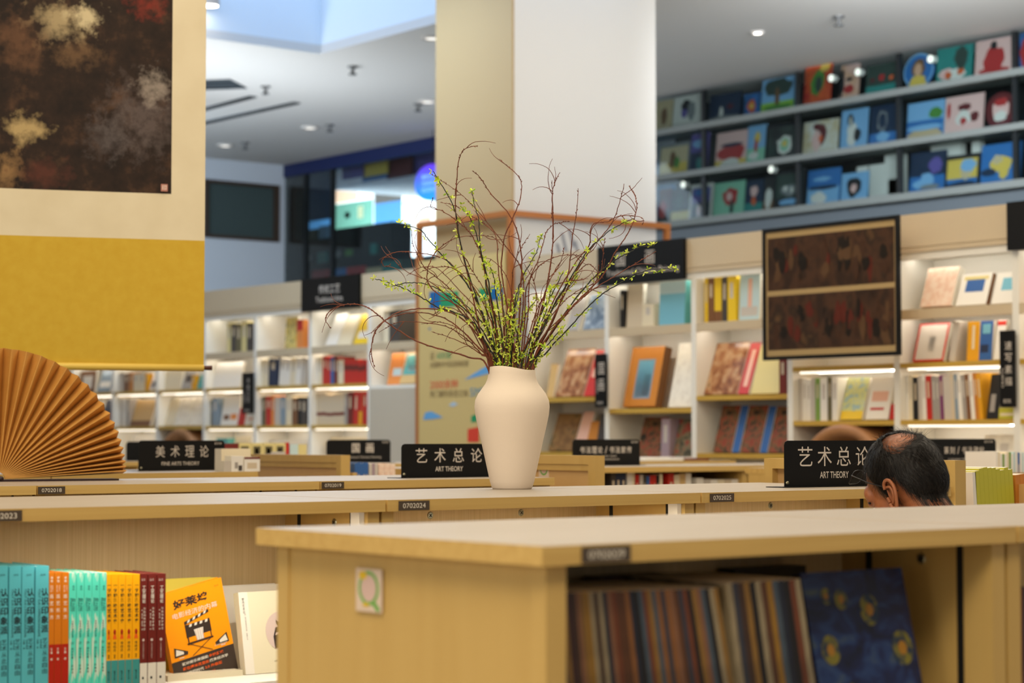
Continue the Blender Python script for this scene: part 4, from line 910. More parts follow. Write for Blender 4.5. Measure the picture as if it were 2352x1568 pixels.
for r, cx0, cx1, cy, c1, c2, sp, blobs, frm, lab in PNT:
    px0, px1, py = 1500 + cx0 / 2.7606, 1500 + cx1 / 2.7606, cy / 2.7606
    xf = XS + .06; a, b = onX(px0, py, xf), onX(px1, py, xf); z0 = RZ[r][1]; z1 = (a.z + b.z) / 2; wd = a.y - b.y; ht = max(z1 - z0, .12)
    o = Vector((xf, a.y, z0)); ex = EYm; tl = math.radians(6); ez = Vector((math.sin(tl), 0, math.cos(tl))); nn = Vector((-math.cos(tl), 0, math.sin(tl)))
    m = MB(); root = None
    if frm == 'oval' or frm == 'round':
        k = 'bl' if frm == 'oval' else 'dr'; pts = [(wd / 2 + wd / 2 * math.cos(6.283 * i / 30), ht / 2 + ht / 2 * math.sin(6.283 * i / 30)) for i in range(30)]
        m.prism(o, ex, ez, nn, pts, -.02, 0, 'flat_' + k)
        if frm == 'oval': m.ring(o + ex * wd / 2 + ez * ht / 2, ex, ez, wd / 2, ht / 2, wd * .05, 'flat_sb', nn * .001, 30)
    else:
        _, k1 = pmat(c1, c2 if sp == 0 else c1, 7); m.boxf(o, ex, -nn, ez, 0, wd, 0, .02, 0, ht, k1)
        if sp: m.boxf(o, ex, -nn, ez, 0, wd, -.0006, 0, 0, ht * sp, 'flat_' + c2)
    rg = random.Random(int(cx0) + r)
    for i, (bx, bz, rx, rz_, k) in enumerate(blobs):
        K = 16; pts = []
        for q in range(K):
            f = 1 + rg.uniform(-.16, .16); pts.append((min(wd, max(0, wd * (bx + rx * f * math.cos(6.283 * q / K)))), min(ht, max(0, ht * (bz + rz_ * f * math.sin(6.283 * q / K))))))
        m.poly(o, ex, ez, pts, 'flat_' + k, nn * (.0012 + .0006 * i))
    pic = m.build('painting'); tag(pic, (lab + ', on the ' + ROWN[r]) if len(lab.split()) < 12 else lab, 'painting', 'paintings along the shop window')
    if frm and len(frm) < 3:
        fm = MB(); bw = .018
        for q in ((-bw, wd + bw, -0.0, bw), (-bw, wd + bw, ht - bw, ht + bw), (-bw, 0, bw, ht - bw), (wd, wd + bw, bw, ht - bw)): fm.boxf(o, ex, -nn, ez, q[0], q[1], -.008, .02, q[2], q[3], 'flat_' + frm)
        fm.build('frame', pic)
# white parcel stacks behind the lowest ledge
for i, (cx0, cx1, ct, cb) in enumerate(((1372, 1480, 1050, 1215), (1478, 1590, 985, 1110), (1500, 1590, 1140, 1200), (1300, 1380, 1060, 1095), (1770, 1960, 925, 980), (1760, 1900, 645, 690), (2030, 2080, 900, 1100))):
    a, b = onX(1500 + cx0 / 2.76, ct / 2.76, XS + .22), onX(1500 + cx1 / 2.76, cb / 2.76, XS + .22)
    z0 = RZ[2][1] if i not in (5,) else RZ[1][1]
    tag(MB().box(XS + .20, XS + .27, b.y, a.y, z0, a.z, 'flat_w').build('white_parcel'), 'white wrapped parcel ' + ['right of the curly dog picture', 'tallest, beside the black mullion', 'low, beside the black mullion', 'small, behind the curly dog picture', 'behind the ship picture', 'behind the beach picture', 'left of the bear picture'][i], 'parcel', 'white parcels among the paintings')
for (px, py, l) in ((1912, 180, 'left of the close up face'), (1973, 166, 'right of the close up face'), (2140, 136, 'above the teal flower picture'), (1774, 389, 'under the black daisy picture'), (1572, 424, 'beside the dark yellow picture')):  # reflections of lamps in the glass, built as small glowing discs
    p = onX(px, py, XS + .04); R_ = .034; k = 16
    m = MB(); prof = [(R_, 0), (R_, .06), (.001, .06)]; m.lathe((0, 0, 0), [(R_ * .94, .002), (.001, -.006)], 'lamp_lens_dim', k, False); m.lathe((0, 0, 0), prof, 'lamp_ring', k, False)
    m.v = [(p.x - .02 + z, p.y + x, p.z + y) for x, y, z in m.v]
    tag(m.build('spotlight'), 'small round lamp reflection on the shop window, ' + l, 'reflection', 'lamp reflections on the shop window')
# left: glazed shop
gy0, gy1 = 15.75, YL - .02
mat('navy', (20, 34, 84), .5); mat('brown_wall', (46, 34, 28), .6); mat('shop_blue', (70, 128, 176), .6); mat('deep_blue', (34, 66, 104), .6)
mat('lit_cream', (250, 236, 214), .5, emit=1.5); mat('lit_white', (246, 250, 252), .5, emit=1.5); mat('lit_orange', (226, 182, 150), .5, emit=.9)
struct(MB().box(XS + 3.4, XS + 3.5, gy0 - 2, 30.0, 0, CEIL, 'shop_blue').build('wall_right'), 'blue back wall inside the glazed shop')
struct(MB().box(XS - .02, XS + .05, gy0, gy1, CEIL - .16, CEIL - .004, 'navy').build('trim_6'), 'navy band above the glazed shop')
g = struct(MB().box(XS + .0, XS + .01, gy0, gy1, 0.1, CEIL - .16, 'shop_glass').build('window_4'), 'glazed front of the dark blue shop left of the pillar')
for px in (702, 764):
    y = onX(px, 450, XS).y; MB().box(XS - .02, XS + .03, y - .03, y + .03, .1, CEIL - .16, 'mullion').build('mullion', g)
def panelX(px0, px1, py0, py1, x, m, th=.03):
    a, b = onX(px0, py0, x), onX(px1, py1, x); return MB().box(x, x + th, b.y, a.y, min(a.z, b.z), max(a.z, b.z), m)
struct(panelX(652, 702, 372, 660, XS + .02, 'brown_wall', .05).build('trim_7'), 'dark brown wall strip beside the far corner')
struct(panelX(702, 760, 376, 500, XS + .5, 'deep_blue', .05).build('trim_8'), 'deep blue wall strip inside the glazed shop')
def lit(px0, px1, py0, py1, x, parts, label):
    o = panelX(px0, px1, py0, py1, x, 'lit_white'); 
    for (a, b, c, d, m) in parts:
        p, q = onX(a, c, x - .004), onX(b, d, x - .004); o.box(x - .006, x - .003, q.y, p.y, min(p.z, q.z), max(p.z, q.z), m)
    tag(o.build('lit_panel'), label, 'lit sign', 'glowing panels inside the glazed shop')
lit(768, 856, 430, 540, XS + 3.365, [(768, 822, 432, 460, 'lit_orange'), (770, 856, 470, 540, 'flat_mg'), (792, 804, 488, 500, 'flat_dg'), (822, 834, 474, 500, 'lit_cream')], 'glowing panel with an orange corner, in the glazed shop')
lit(924, 1012, 436, 590, XS + 3.365, [(948, 1012, 490, 520, 'lit_cream'), (926, 934, 462, 470, 'flat_or'), (960, 990, 500, 512, 'flat_pk')], 'bright white glowing panel beside the copper frame, in the glazed shop')
for i, (a, b, c, d, m, l) in enumerate(((786, 832, 384, 405, 'flat_pu', 'purple'), (832, 888, 374, 398, 'flat_ye', 'yellow'), (832, 886, 392, 408, 'flat_bl', 'blue'), (888, 944, 366, 402, 'flat_dr', 'dark red'), (905, 942, 388, 402, 'flat_gr', 'green'), (944, 1000, 352, 392, 'flat_pu', 'violet'))):
    tag(panelX(a, b, c, d, XS + .3 + .04 * i, m).build('banner'), l + ' banner hanging under the navy band of the glazed shop', 'banner', 'bright banners under the navy band')
def cabinet(px0, px1, py0, py1, x, label, rg):
    a, b = onX(px0, py0, x), onX(px1, py1, x); t = thing('shop_cabinet', label, 'cabinet', (x + .15, (a.y + b.y) / 2, b.z))
    MB().box(x, x + .3, b.y, a.y, 1.0, a.z, 'shop_dark').build('body', t)
    return a, b
cabinet(660, 900, 542, 660, XS + .5, 'dark low cabinet with goods inside the glazed shop', RNG); cabinet(900, 1010, 596, 660, XS + .5, 'dark lower cabinet beside the copper frame inside the glazed shop', RNG)
GOODS = [(663, 690, 636, 656, 'bl'), (716, 762, 622, 648, 'rd'), (764, 796, 618, 644, 'bl'), (796, 838, 614, 640, 'rd'), (840, 876, 616, 634, 'be'), (878, 918, 602, 626, 'te'), (920, 970, 596, 622, 'dg'),
         (668, 682, 518, 546, 'bl'), (690, 704, 524, 550, 'be'), (732, 758, 520, 545, 'sb'), (762, 780, 578, 590, 'gy'), (728, 750, 580, 602, 'te'), (694, 714, 584, 600, 'gy'), (850, 864, 560, 582, 'te'), (972, 994, 600, 618, 'sb'), (706, 728, 528, 548, 'dg'), (792, 806, 574, 586, 'gr'), (672, 688, 566, 580, 'dg')]
for i, (a, b, c, d, k) in enumerate(GOODS):
    nm = {'bl': 'blue', 'rd': 'red', 'be': 'beige', 'te': 'teal', 'dg': 'dark green', 'sb': 'pale blue', 'gy': 'grey', 'gr': 'green'}[k]
    o = panelX(a, b, c, d, XS + .471, 'flat_' + k, .03).build('picture_card')
    tag(o, '%s card, %s from the left on the dark cabinet in the glazed shop' % (nm, ORD[i]), 'card', 'small cards on the dark cabinet')
# round glowing shop sign
nmat('glow_sign', [(0.0, (30, 150, 240)), (0.5, (40, 110, 236)), (1.0, (96, 40, 210))], (.01, .01, 1), 0, .5, emit=.8)
def round_sign():
    m = bpy.data.materials.new('sign_glow'); m.use_nodes = True; n = m.node_tree; b = n.nodes['Principled BSDF']
    c = n.nodes.new('ShaderNodeTexCoord'); s = n.nodes.new('ShaderNodeSeparateXYZ'); r = n.nodes.new('ShaderNodeValToRGB')
    n.links.new(c.outputs['Generated'], s.inputs[0]); n.links.new(s.outputs['Z'], r.inputs[0])
    r.color_ramp.elements[0].color = lin((10, 150, 246)); r.color_ramp.elements[1].color = lin((92, 34, 206)); n.links.new(r.outputs[0], b.inputs['Base Color']); n.links.new(r.outputs[0], b.inputs['Emission Color']); b.inputs['Emission Strength'].default_value = .8
    MATS['sign_glow'] = m; mat('sign_ink', (150, 210, 250), .5, emit=.9)
    x = XS - .3; c0 = onX(995, 419, x); R = (onX(959, 419, x) - c0).length; H = onX(995, 377, x).z - c0.z
    t = thing('hanging_round_sign', 'glowing blue and purple oval sign at the left edge of the pillar', 'sign', tuple(c0))
    p = MB(); p.prism(c0, EYm, Z_, -X_, [(R * math.cos(6.283 * i / 36), H * math.sin(6.283 * i / 36)) for i in range(36)], -.04, .04, 'sign_glow')
    for i, s in enumerate(('美好生活', '文创礼品', '欢迎光临')): p.text(s, c0 - X_ * .041 + Z_ * (H * (.34 - .36 * i)), EYm, Z_, H * .24, 'sign_ink', wd=R * 1.1)
    p.build('face', t); MB().tube([c0 + Z_ * H, Vector((c0.x, c0.y, CEIL))], .006, 'track', 6).build('cord', t)
round_sign()
# ------------------------------------------------------------------ books in the wall bookcases
BK = {'cream': (226, 214, 186), 'white': (234, 230, 222), 'grey': (158, 152, 146), 'dark grey': (70, 64, 60), 'black': (26, 24, 24), 'olive': (104, 96, 66), 'pale yellow': (216, 202, 140), 'yellow': (232, 196, 40),
      'orange': (226, 140, 70), 'amber': (222, 160, 30), 'red': (190, 44, 34), 'dark red': (112, 40, 32), 'brown': (122, 82, 50), 'tan': (206, 172, 116), 'navy': (38, 50, 78), 'blue': (52, 96, 160), 'grey blue': (132, 150, 166),
      'pale blue': (190, 212, 214), 'sky blue': (120, 184, 206), 'teal': (90, 164, 160), 'green': (122, 156, 72), 'lime': (190, 186, 60), 'purple': (120, 60, 104), 'lilac': (160, 140, 150), 'pink': (226, 178, 156), 'beige': (206, 190, 164), 'light grey': (196, 188, 178), 'orange brown': (196, 126, 48)}
for k, v in BK.items(): mat('bk_' + k, v, .38)
nmat('bk_floral', [(0.35, (34, 28, 24)), (0.48, (120, 92, 62)), (0.58, (150, 60, 44)), (0.7, (60, 70, 52))], (26, 26, 26), 4, .3, .8)
nmat('bk_roses', [(0.35, (56, 54, 44)), (0.5, (128, 118, 92)), (0.6, (150, 40, 34)), (0.75, (170, 130, 108))], (16, 16, 16), 4, .3, .8)
nmat('bk_silk', [(0.35, (120, 74, 48)), (0.5, (166, 116, 80)), (0.62, (196, 160, 120)), (0.75, (96, 66, 48))], (14, 14, 14), 4, .18, .6)
nmat('bk_leaves', [(0.35, (110, 78, 44)), (0.55, (140, 104, 62)), (0.68, (58, 62, 36))], (14, 14, 14), 4, .3, .6)
nmat('bk_meadow', [(0.35, (200, 170, 70)), (0.5, (226, 206, 130)), (0.65, (110, 100, 50)), (0.75, (206, 150, 110))], (40, 40, 30), 4, .5, .4)
nmat('bk_marble', [(0.4, (226, 190, 168)), (0.6, (236, 214, 196))], (30, 30, 30), 3, .4)
nmat('bk_gloss', [(0.4, (96, 112, 130)), (0.6, (160, 174, 188)), (0.75, (214, 220, 224))], (12, 12, 12), 3, .15, 1.0)
nmat('bk_sketch', [(0.45, (232, 226, 212)), (0.7, (214, 206, 192))], (20, 20, 20), 3, .6)
nmat('bk_garden', [(0.35, (190, 206, 190)), (0.5, (214, 214, 130)), (0.65, (140, 180, 200)), (0.75, (236, 230, 200))], (24, 24, 24), 3, .3)
ROWZ = {'t': 2.254, 'm': LSH[1], 'l': LLED[1], 'b': 1.31}
ROWT = {'t': HB, 'm': 2.19, 'l': 1.90, 'b': 1.58}
RNAME = {'t': 'top shelf', 'm': 'second shelf', 'l': 'third shelf', 'b': 'fourth shelf'}
BNAME = {'b1': 'bookcase left of the grey door', 'b2': 'bookcase under the left plaque', 'b3': 'bookcase beside the yellow scroll', 'd1': 'grey door bookcase', 'b4': 'left arch bookcase', 'b5': 'bookcase left of the arch',
         'b6': 'bookcase behind the fan tip', 'r1': 'bookcase right of the vase', 'r2': 'orange box bookcase', 'r3': 'bookcase left of the framed picture', 'r4': 'right arch bookcase', 'r5': 'bookcase right of the framed picture', 'r6': 'bookcase at the right edge'}
SHZ = {('r3', 'm'): 1.795, ('r3', 'l'): 1.435, ('r2', 'm'): 1.722, ('r2', 'l'): 1.37, ('r1', 'm'): 1.805, ('r1', 'l'): 1.435, ('d1', 'm'): 1.93}
def shelf_books(bk, row, items):
    z0 = SHZ.get((bk, row), ROWZ[row]); yb0, yb1 = RB[bk]
    grp = 'books on the %s of %s' % (RNAME[row], BNAME[bk]); n = len(items); last = None
    for i, it in enumerate(items):
        kind, px0, px1, py, col = it[:5]; opt = it[5] if len(it) > 5 else {}
        xf = XW + .05 + opt.get('dx', 0); pym = 900
        ya, yb = onX(px0, pym, xf).y, onX(px1, pym, xf).y
        ya = min(ya, yb1 - .026); yb = max(yb, yb0 + .026)
        if last is not None and not opt.get('dx') and kind == 's': ya = min(ya, last - .0005)
        wd = max(ya - yb, .006); last = ya - wd
        cm = col if col in MATS and col.startswith('bk_') else 'bk_' + col
        cname = opt.get('name', col.replace('bk_', '')); m = MB(); rg = random.Random(i * 7 + px0)
        if kind == 's':
            z1 = onX((px0 + px1) / 2, py, xf).z; h = min(z1, ROWT[row] - .012) - z0; le = opt.get('lean', 0); ez = Vector((0, -math.sin(le), math.cos(le))); ex = Vector((0, -math.cos(le), -math.sin(le)))
            o = Vector((xf, ya, z0 + (wd * math.sin(le) if le > 0 else 0))); d = .17
            m.boxf(o, ex, X_, ez, 0, wd, 0, d, 0, h, (cm, 'paper', cm, 'paper', cm, cm))
            b2 = opt.get('band')
            if b2: m.boxf(o, ex, X_, ez, 0, wd, -.0006, 0, h * b2[1], h * b2[2], 'bk_' + b2[0])
            elif wd > .009:
                tc = 'bk_light grey' if sum(BK.get(cname, (200, 200, 200))) > 420 else 'bk_beige'; a = rg.uniform(.45, .6)
                m.boxf(o, ex, X_, ez, wd * .32, wd * .68, -.0005, 0, h * a, h * .86, tc)
            lab = '%s spine, %s from left, %s, %s' % (cname, ORD[i], RNAME[row], BNAME[bk])
        else:
            th = opt.get('tilt', .30); xb = XW + .06 + opt.get('dx', 0); z1 = onX((px0 + px1) / 2, py, xb + .07).z; h = min((z1 - z0) / math.cos(th), (.23 - opt.get('t', .025)) / math.sin(th), (ROWT[row] - .02 - z0)/math.cos(th)); t = opt.get('t', .025)
            ez = Vector((math.sin(th), 0, math.cos(th))); n_ = Vector((math.cos(th), 0, -math.sin(th)))
            o = Vector((xb, ya, z0 + t * math.sin(th)))
            m.boxf(o, EYm, n_, ez, 0, wd, 0, t, 0, h, (cm, 'paper', cm, cm, opt.get('sp', cm), 'paper' if not opt.get('box') else opt['box']))
            for (cx, cz, rx, rz, k) in opt.get('deco', ()):
                m.boxf(o, EYm, n_, ez, wd * max(0, cx - rx), wd * min(1, cx + rx), -.0008, 0, h * max(0, cz - rz), h * min(1, cz + rz), 'bk_' + k)
            if opt.get('txt'): m.text(opt['txt'], o + EYm * wd * .5 + ez * h * .75, EYm, ez, h * .12, 'bk_dark grey', wd=wd * .6, off=.001)
            lab = '%s cover, %s from left, %s, %s' % (cname, ORD[i], RNAME[row], BNAME[bk])
        if opt.get('lab'): lab = opt['lab']
        tag(m.build('book'), lab, 'book', grp)
def run(px0, px1, cols, py, kind='s', **o):
    w_ = (px1 - px0) / len(cols); return [(kind, px0 + w_ * i, px0 + w_ * (i + 1), py + RNG.uniform(-3, 3), c, dict(o)) for i, c in enumerate(cols)]
S, F = 's', 'f'
shelf_books('b3', 't', [(S, 521, 530, 742, 'pale yellow'), (S, 530, 541, 743, 'dark grey'), (S, 541, 553, 744, 'olive'), (S, 554, 566, 738, 'pale yellow'), (S, 566, 577, 741, 'dark grey')])
shelf_books('b3', 'm', [(F, 482, 548, 830, 'white', {'tilt': .2})])
shelf_books('b3', 'l', [(S, 480, 487, 920, 'olive'), (S, 488, 501, 914, 'grey blue'), (F, 504, 543, 912, 'white', {'deco': [(.3, .28, .16, .09, 'brown'), (.72, .3, .18, .1, 'orange')], 'tilt': .16}), (F, 543, 559, 938, 'red', {'tilt': .2, 'name': 'small red'}), (F, 560, 580, 950, 'white', {'name': 'small white', 'deco': [(.5, .5, .3, .1, 'pink')]})])
shelf_books('b3', 'b', [(S, 498, 522, 1006, 'teal'), (F, 524, 560, 1004, 'cream')])
shelf_books('b2', 't', [(F, 651, 679, 731, 'bk_meadow', {'tilt': .06, 'name': 'yellow patterned'}), (S, 681, 695, 734, 'orange', {'name': 'red and orange', 'band': ('red', .62, 1.0)})])
shelf_books('b2', 'm', [(S, 599, 606, 824, 'cream'), (S, 606, 616, 826, 'cream'), (S, 616, 636, 822, 'navy', {'lean': .05})] + run(640, 702, ['white', 'white', 'cream', 'white', 'light grey'], 824, lean=.12))
shelf_books('b2', 'l', [(S, 596, 604, 912, 'dark grey'), (S, 604, 611, 910, 'olive'), (S, 611, 623, 910, 'red'), (S, 623, 630, 908, 'orange'), (S, 631, 644, 911, 'light grey'), (S, 644, 656, 910, 'grey blue'), (S, 657, 670, 908, 'cream'), (S, 671, 683, 914, 'brown'), (S, 684, 693, 912, 'black'), (S, 693, 704, 914, 'dark grey')])
shelf_books('b2', 'b', [(F, 600, 690, 1012, 'white', {'name': 'wide white'})])
shelf_books('b1', 't', [(F, 744, 770, 724, 'white', {'tilt': .42, 't': .03}), (F, 772, 800, 726, 'cream', {'tilt': .42, 't': .02}), (F, 808, 842, 724, 'yellow', {'tilt': .36, 'deco': [(.5, .3, .34, .12, 'white')]})])
shelf_books('b1', 'm', run(715, 740, ['white', 'white', 'cream'], 822) + [(S, 741, 751, 818, 'red'), (S, 751, 759, 820, 'red'), (S, 759, 767, 820, 'blue'), (S, 767, 775, 818, 'dark red'), (S, 776, 789, 826, 'cream')] + run(790, 841, ['red'] * 8, 828, band=('dark red', .55, .78)))
shelf_books('b1', 'l', run(714, 791, ['beige'] * 9, 904, band=('dark red', .30, .40)) + [(S, 791, 798, 902, 'grey'), (S, 799, 810, 900, 'dark red'), (S, 811, 822, 898, 'red', {'lean': .06}), (S, 823, 831, 898, 'amber', {'lean': .06, 'name': 'orange and red', 'band': ('red', .4, 1)}), (S, 832, 841, 898, 'red', {'lean': .06})])
shelf_books('b1', 'b', [(F, 742, 836, 1006, 'cream', {'name': 'wide cream'})])
shelf_books('d1', 't', [(S, 881, 893, 713, 'cream'), (S, 893, 917, 713, 'dark grey')])
shelf_books('d1', 'm', [(F, 886, 918, 806, 'orange', {'deco': [(.6, .4, .3, .12, 'pale blue')], 'tilt': .2}), (F, 914, 968, 812, 'tan', {'name': 'tan and teal', 'deco': [(.32, .6, .3, .32, 'teal'), (.4, .5, .2, .1, 'white')], 'tilt': .36, 'dx': -.035})])
shelf_books('b4', 'm', [(F, 359, 413, 854, 'cream', {'tilt': .12}), (F, 414, 436, 856, 'grey', {'deco': [(.5, .6, .3, .2, 'dark grey')]}), (S, 440, 447, 862, 'amber'), (F, 449, 464, 864, 'teal', {'name': 'mint green', 'tilt': .3})])
shelf_books('b4', 'l', [(F, 362, 396, 910, 'cream'), (F, 398, 426, 914, 'bk_sketch', {'name': 'cream sketch'}), (F, 428, 462, 914, 'bk_sketch', {'name': 'cream glossy', 'deco': [(.5, .65, .3, .06, 'white')]})])
shelf_books('b5', 'm', [(S, 274, 283, 856, 'light grey'), (S, 284, 296, 858, 'brown'), (S, 296, 304, 856, 'orange brown'), (S, 306, 318, 858, 'cream'), (S, 318, 332, 857, 'cream'), (S, 333, 338, 858, 'amber'), (F, 340, 352, 858, 'white', {'deco': [(.6, .3, .25, .18, 'navy')]})])
shelf_books('b5', 'l', run(270, 296, ['white', 'light grey', 'white', 'grey'], 914) + [(F, 297, 342, 920, 'tan', {'deco': [(.5, .1, .5, .1, 'brown')], 'name': 'tan boxed'})])
shelf_books('b5', 'b', [(F, 290, 340, 1002, 'white')])
shelf_books('b6', 'm', [(S, 164, 172, 856, 'light grey'), (F, 174, 215, 854, 'brown', {'deco': [(.5, .5, .28, .28, 'white')], 'tilt': .1, 'name': 'brown round label'}), (F, 220, 250, 854, 'grey blue', {'deco': [(.5, .35, .4, .14, 'white')]})])
shelf_books('b6', 'l', [(F, 226, 250, 920, 'navy', {'deco': [(.5, .3, .5, .2, 'dark red')], 'name': 'navy and brown'})])
shelf_books('r1', 't', [(F, 1296, 1325, 684, 'grey', {'tilt': .36, 'name': 'slanted dark grey'}), (F, 1336, 1386, 680, 'bk_gloss', {'tilt': .3, 'name': 'glossy grey blue'})])
shelf_books('r1', 'm', [(F, 1252, 1268, 838, 'tan', {'tilt': .2}), (F, 1272, 1336, 804, 'bk_silk', {'tilt': .36, 'name': 'glossy brown patterned'}), (F, 1338, 1366, 806, 'red', {'tilt': .36, 'deco': [(.5, .5, .3, .1, 'pink')]})])
shelf_books('r1', 'l', [(F, 1256, 1312, 952, 'bk_leaves', {'tilt': .36, 'name': 'brown leafy'}), (F, 1314, 1338, 948, 'pink', {'tilt': .36}), (F, 1340, 1362, 970, 'orange brown', {'tilt': .3}), (F, 1364, 1386, 952, 'dark grey', {'tilt': .2})])
shelf_books('r2', 't', [(S, 1425, 1434, 666, 'black'), (F, 1436, 1472, 656, 'beige', {'tilt': .06, 't': .03}), (S, 1476, 1502, 698, 'cream'), (F, 1511, 1570, 650, 'sky blue', {'tilt': .05, 't': .06, 'box': 'bk_teal', 'deco': [(.5, .86, .5, .14, 'pale blue')], 'lab': 'tall sky blue box standing on the top shelf of the orange box bookcase'})])
shelf_books('r2', 'm', [(F, 1428, 1502, 802, 'orange brown', {'tilt': .23, 't': .065, 'box': 'bk_brown', 'deco': [(.52, .46, .26, .33, 'grey blue'), (.52, .46, .22, .30, 'sky blue'), (.62, .36, .1, .18, 'olive')], 'lab': 'tall orange brown boxed book with a blue label, facing out right of the vase'}), (F, 1532, 1585, 790, 'bk_sketch', {'tilt': .25, 'name': 'white sketch'})])
shelf_books('r2', 'l', [(F, 1455, 1514, 960, 'bk_floral', {'tilt': .3, 'name': 'dark floral'}), (S, 1517, 1536, 962, 'lilac', {'lean': .04}), (F, 1540, 1584, 964, 'bk_roses', {'tilt': .26, 'name': 'dark rose patterned'})])
shelf_books('r3', 't', [(S, 1619, 1627, 638, 'yellow'), (S, 1627, 1641, 638, 'brown'), (S, 1642, 1658, 636, 'yellow', {'band': ('brown', 0, .25)}), (S, 1659, 1671, 636, 'dark grey'), (S, 1672, 1691, 634, 'yellow'), (F, 1695, 1742, 632, 'pale blue', {'tilt': .05, 'deco': [(.52, .6, .1, .32, 'pink'), (.5, .2, .4, .1, 'light grey')]})])
shelf_books('r3', 'm', [(F, 1611, 1690, 790, 'bk_silk', {'tilt': .36, 'name': 'wrapped brown figured'}), (F, 1692, 1716, 790, 'red', {'tilt': .36, 'deco': [(.5, .5, .2, .36, 'pink')]}), (F, 1722, 1786, 794, 'pale yellow', {'tilt': .30, 'name': 'pale yellow green'}), (S, 1790, 1806, 820, 'dark red')])
shelf_books('r3', 'l', [(F, 1634, 1676, 934, 'bk_floral', {'tilt': .3, 'name': 'dark figured'}), (F, 1678, 1694, 934, 'blue', {'tilt': .3}), (F, 1696, 1740, 934, 'bk_floral', {'tilt': .3, 'name': 'brown figured'}), (F, 1742, 1758, 936, 'blue', {'tilt': .3}), (F, 1760, 1804, 936, 'bk_floral', {'tilt': .3, 'name': 'red brown figured'})])
shelf_books('r4', 'l', run(1834, 1862, ['light grey', 'white', 'white'], 868) + [(S, 1863, 1872, 868, 'light grey'), (S, 1873, 1883, 868, 'green'), (S, 1884, 1900, 868, 'white'), (S, 1901, 1910, 866, 'olive'), (S, 1911, 1923, 866, 'white'), (F, 1926, 1976, 870, 'bk_garden', {'tilt': .3, 'name': 'yellow and blue', 'deco': [(.5, .1, .5, .1, 'yellow')]}), (F, 1984, 2036, 870, 'white', {'tilt': .26, 'name': 'white and pink', 'deco': [(.5, .55, .35, .12, 'pink'), (.45, .25, .3, .03, 'red')]}), (F, 2039, 2054, 930, 'red', {'tilt': .2, 'name': 'small red'})])
shelf_books('r5', 't', [(F, 2112, 2184, 622, 'bk_marble', {'tilt': .34, 't': .05, 'name': 'thick pink'}), (F, 2194, 2264, 634, 'white', {'tilt': .36, 't': .03, 'deco': [(.5, .62, .3, .2, 'blue'), (.5, .86, .4, .06, 'pale yellow')], 'name': 'white and blue', 'box': 'bk_brown'}), (F, 2276, 2328, 630, 'white', {'tilt': .36, 'deco': [(.6, .62, .3, .2, 'sky blue')], 'name': 'second white and blue'})])
shelf_books('r5', 'm', [(F, 2094, 2164, 736, 'red', {'tilt': .3, 't': .03, 'deco': [(.5, .5, .44, .45, 'light grey'), (.52, .45, .1, .2, 'grey')], 'name': 'red framed white'}), (S, 2180, 2194, 738, 'light grey', {'lean': .16}), (F, 2218, 2246, 732, 'amber', {'tilt': .08, 'deco': [(.5, .6, .1, .3, 'cream')]}), (F, 2246, 2276, 732, 'blue', {'tilt': .1, 'deco': [(.5, .8, .3, .12, 'sky blue'), (.4, .3, .3, .1, 'navy')]}), (F, 2280, 2300, 732, 'white', {'tilt': .2, 'deco': [(.5, .92, .5, .06, 'red')], 'name': 'white and red'})])
shelf_books('r5', 'l', run(2078, 2096, ['white', 'cream'], 862) + [(S, 2098, 2109, 866, 'black', {'lean': -.02})] + run(2110, 2128, ['light grey', 'white'], 862, lean=-.03) + [(S, 2129, 2141, 862, 'red', {'lean': -.05})] + run(2142, 2160, ['grey', 'grey'], 862, lean=-.04) + [(S, 2160, 2168, 861, 'purple', {'lean': -.04})] + run(2169, 2202, ['light grey', 'light grey', 'beige', 'grey blue'], 860, lean=-.05) + run(2203, 2240, ['white', 'grey', 'brown', 'white'], 858, lean=-.08) + run(2241, 2258, ['orange brown', 'amber'], 856, lean=-.09) + [(F, 2262, 2290, 862, 'black', {'tilt': .2, 'deco': [(.4, .35, .2, .2, 'grey')], 'name': 'black photo'}), (F, 2290, 2327, 938, 'lime', {'tilt': .12, 'deco': [(.5, .4, .4, .12, 'cream')], 'name': 'low lime green'})])
shelf_books('r5', 'b', [(F, 2246, 2326, 1000, 'bk_sketch', {'tilt': .2, 'name': 'white sketch', 'deco': [(.6, .6, .12, .2, 'light grey')]})])
shelf_books('r6', 't', [(F, 2346, 2380, 640, 'orange', {'tilt': .3})])
shelf_books('r6', 'l', [(S, 2345, 2362, 862, 'grey')])

# ------------------------------------------------------------------ books on and in the far islands
def row_books(px0, px1, py, Y, z0, cols, where, depth=.16, lean=0.0, z1=None, ytilt=0.0):
    """spines facing the viewer at depth Y, standing on z0"""
    a, b = onY(px0, py, Y), onY(px1, py, Y); wd = (b.x - a.x) / len(cols); n = len(cols)
    for i, c in enumerate(cols):
        h = (z1 if z1 else a.z) - z0 + RNG.uniform(-.006, .006); ez = Vector((math.sin(lean), math.sin(ytilt), math.cos(lean))).normalized(); ex = Y_.cross(ez).normalized(); ey = ez.cross(ex)
        o = Vector((a.x + wd * i, Y, z0 + abs(math.sin(lean)) * wd)); cm = c if c.startswith('bk_') else 'bk_' + c; m = MB()
        m.boxf(o, ex, ey, ez, 0, wd * .97, 0, depth, 0, h, (cm, 'paper', cm, 'paper', cm, cm))
        if wd > .01 and c in ('dark grey', 'navy', 'red', 'blue', 'dark red', 'black'): m.boxf(o, ex, ey, ez, wd * .3, wd * .66, -.0006, 0, h * .5, h * .85, 'bk_beige')
        tag(m.build('book'), '%s book, %s of %d %s' % (c.replace('bk_', ''), ORD[i], n, where), 'book', 'books ' + where)
FZ = 1.10
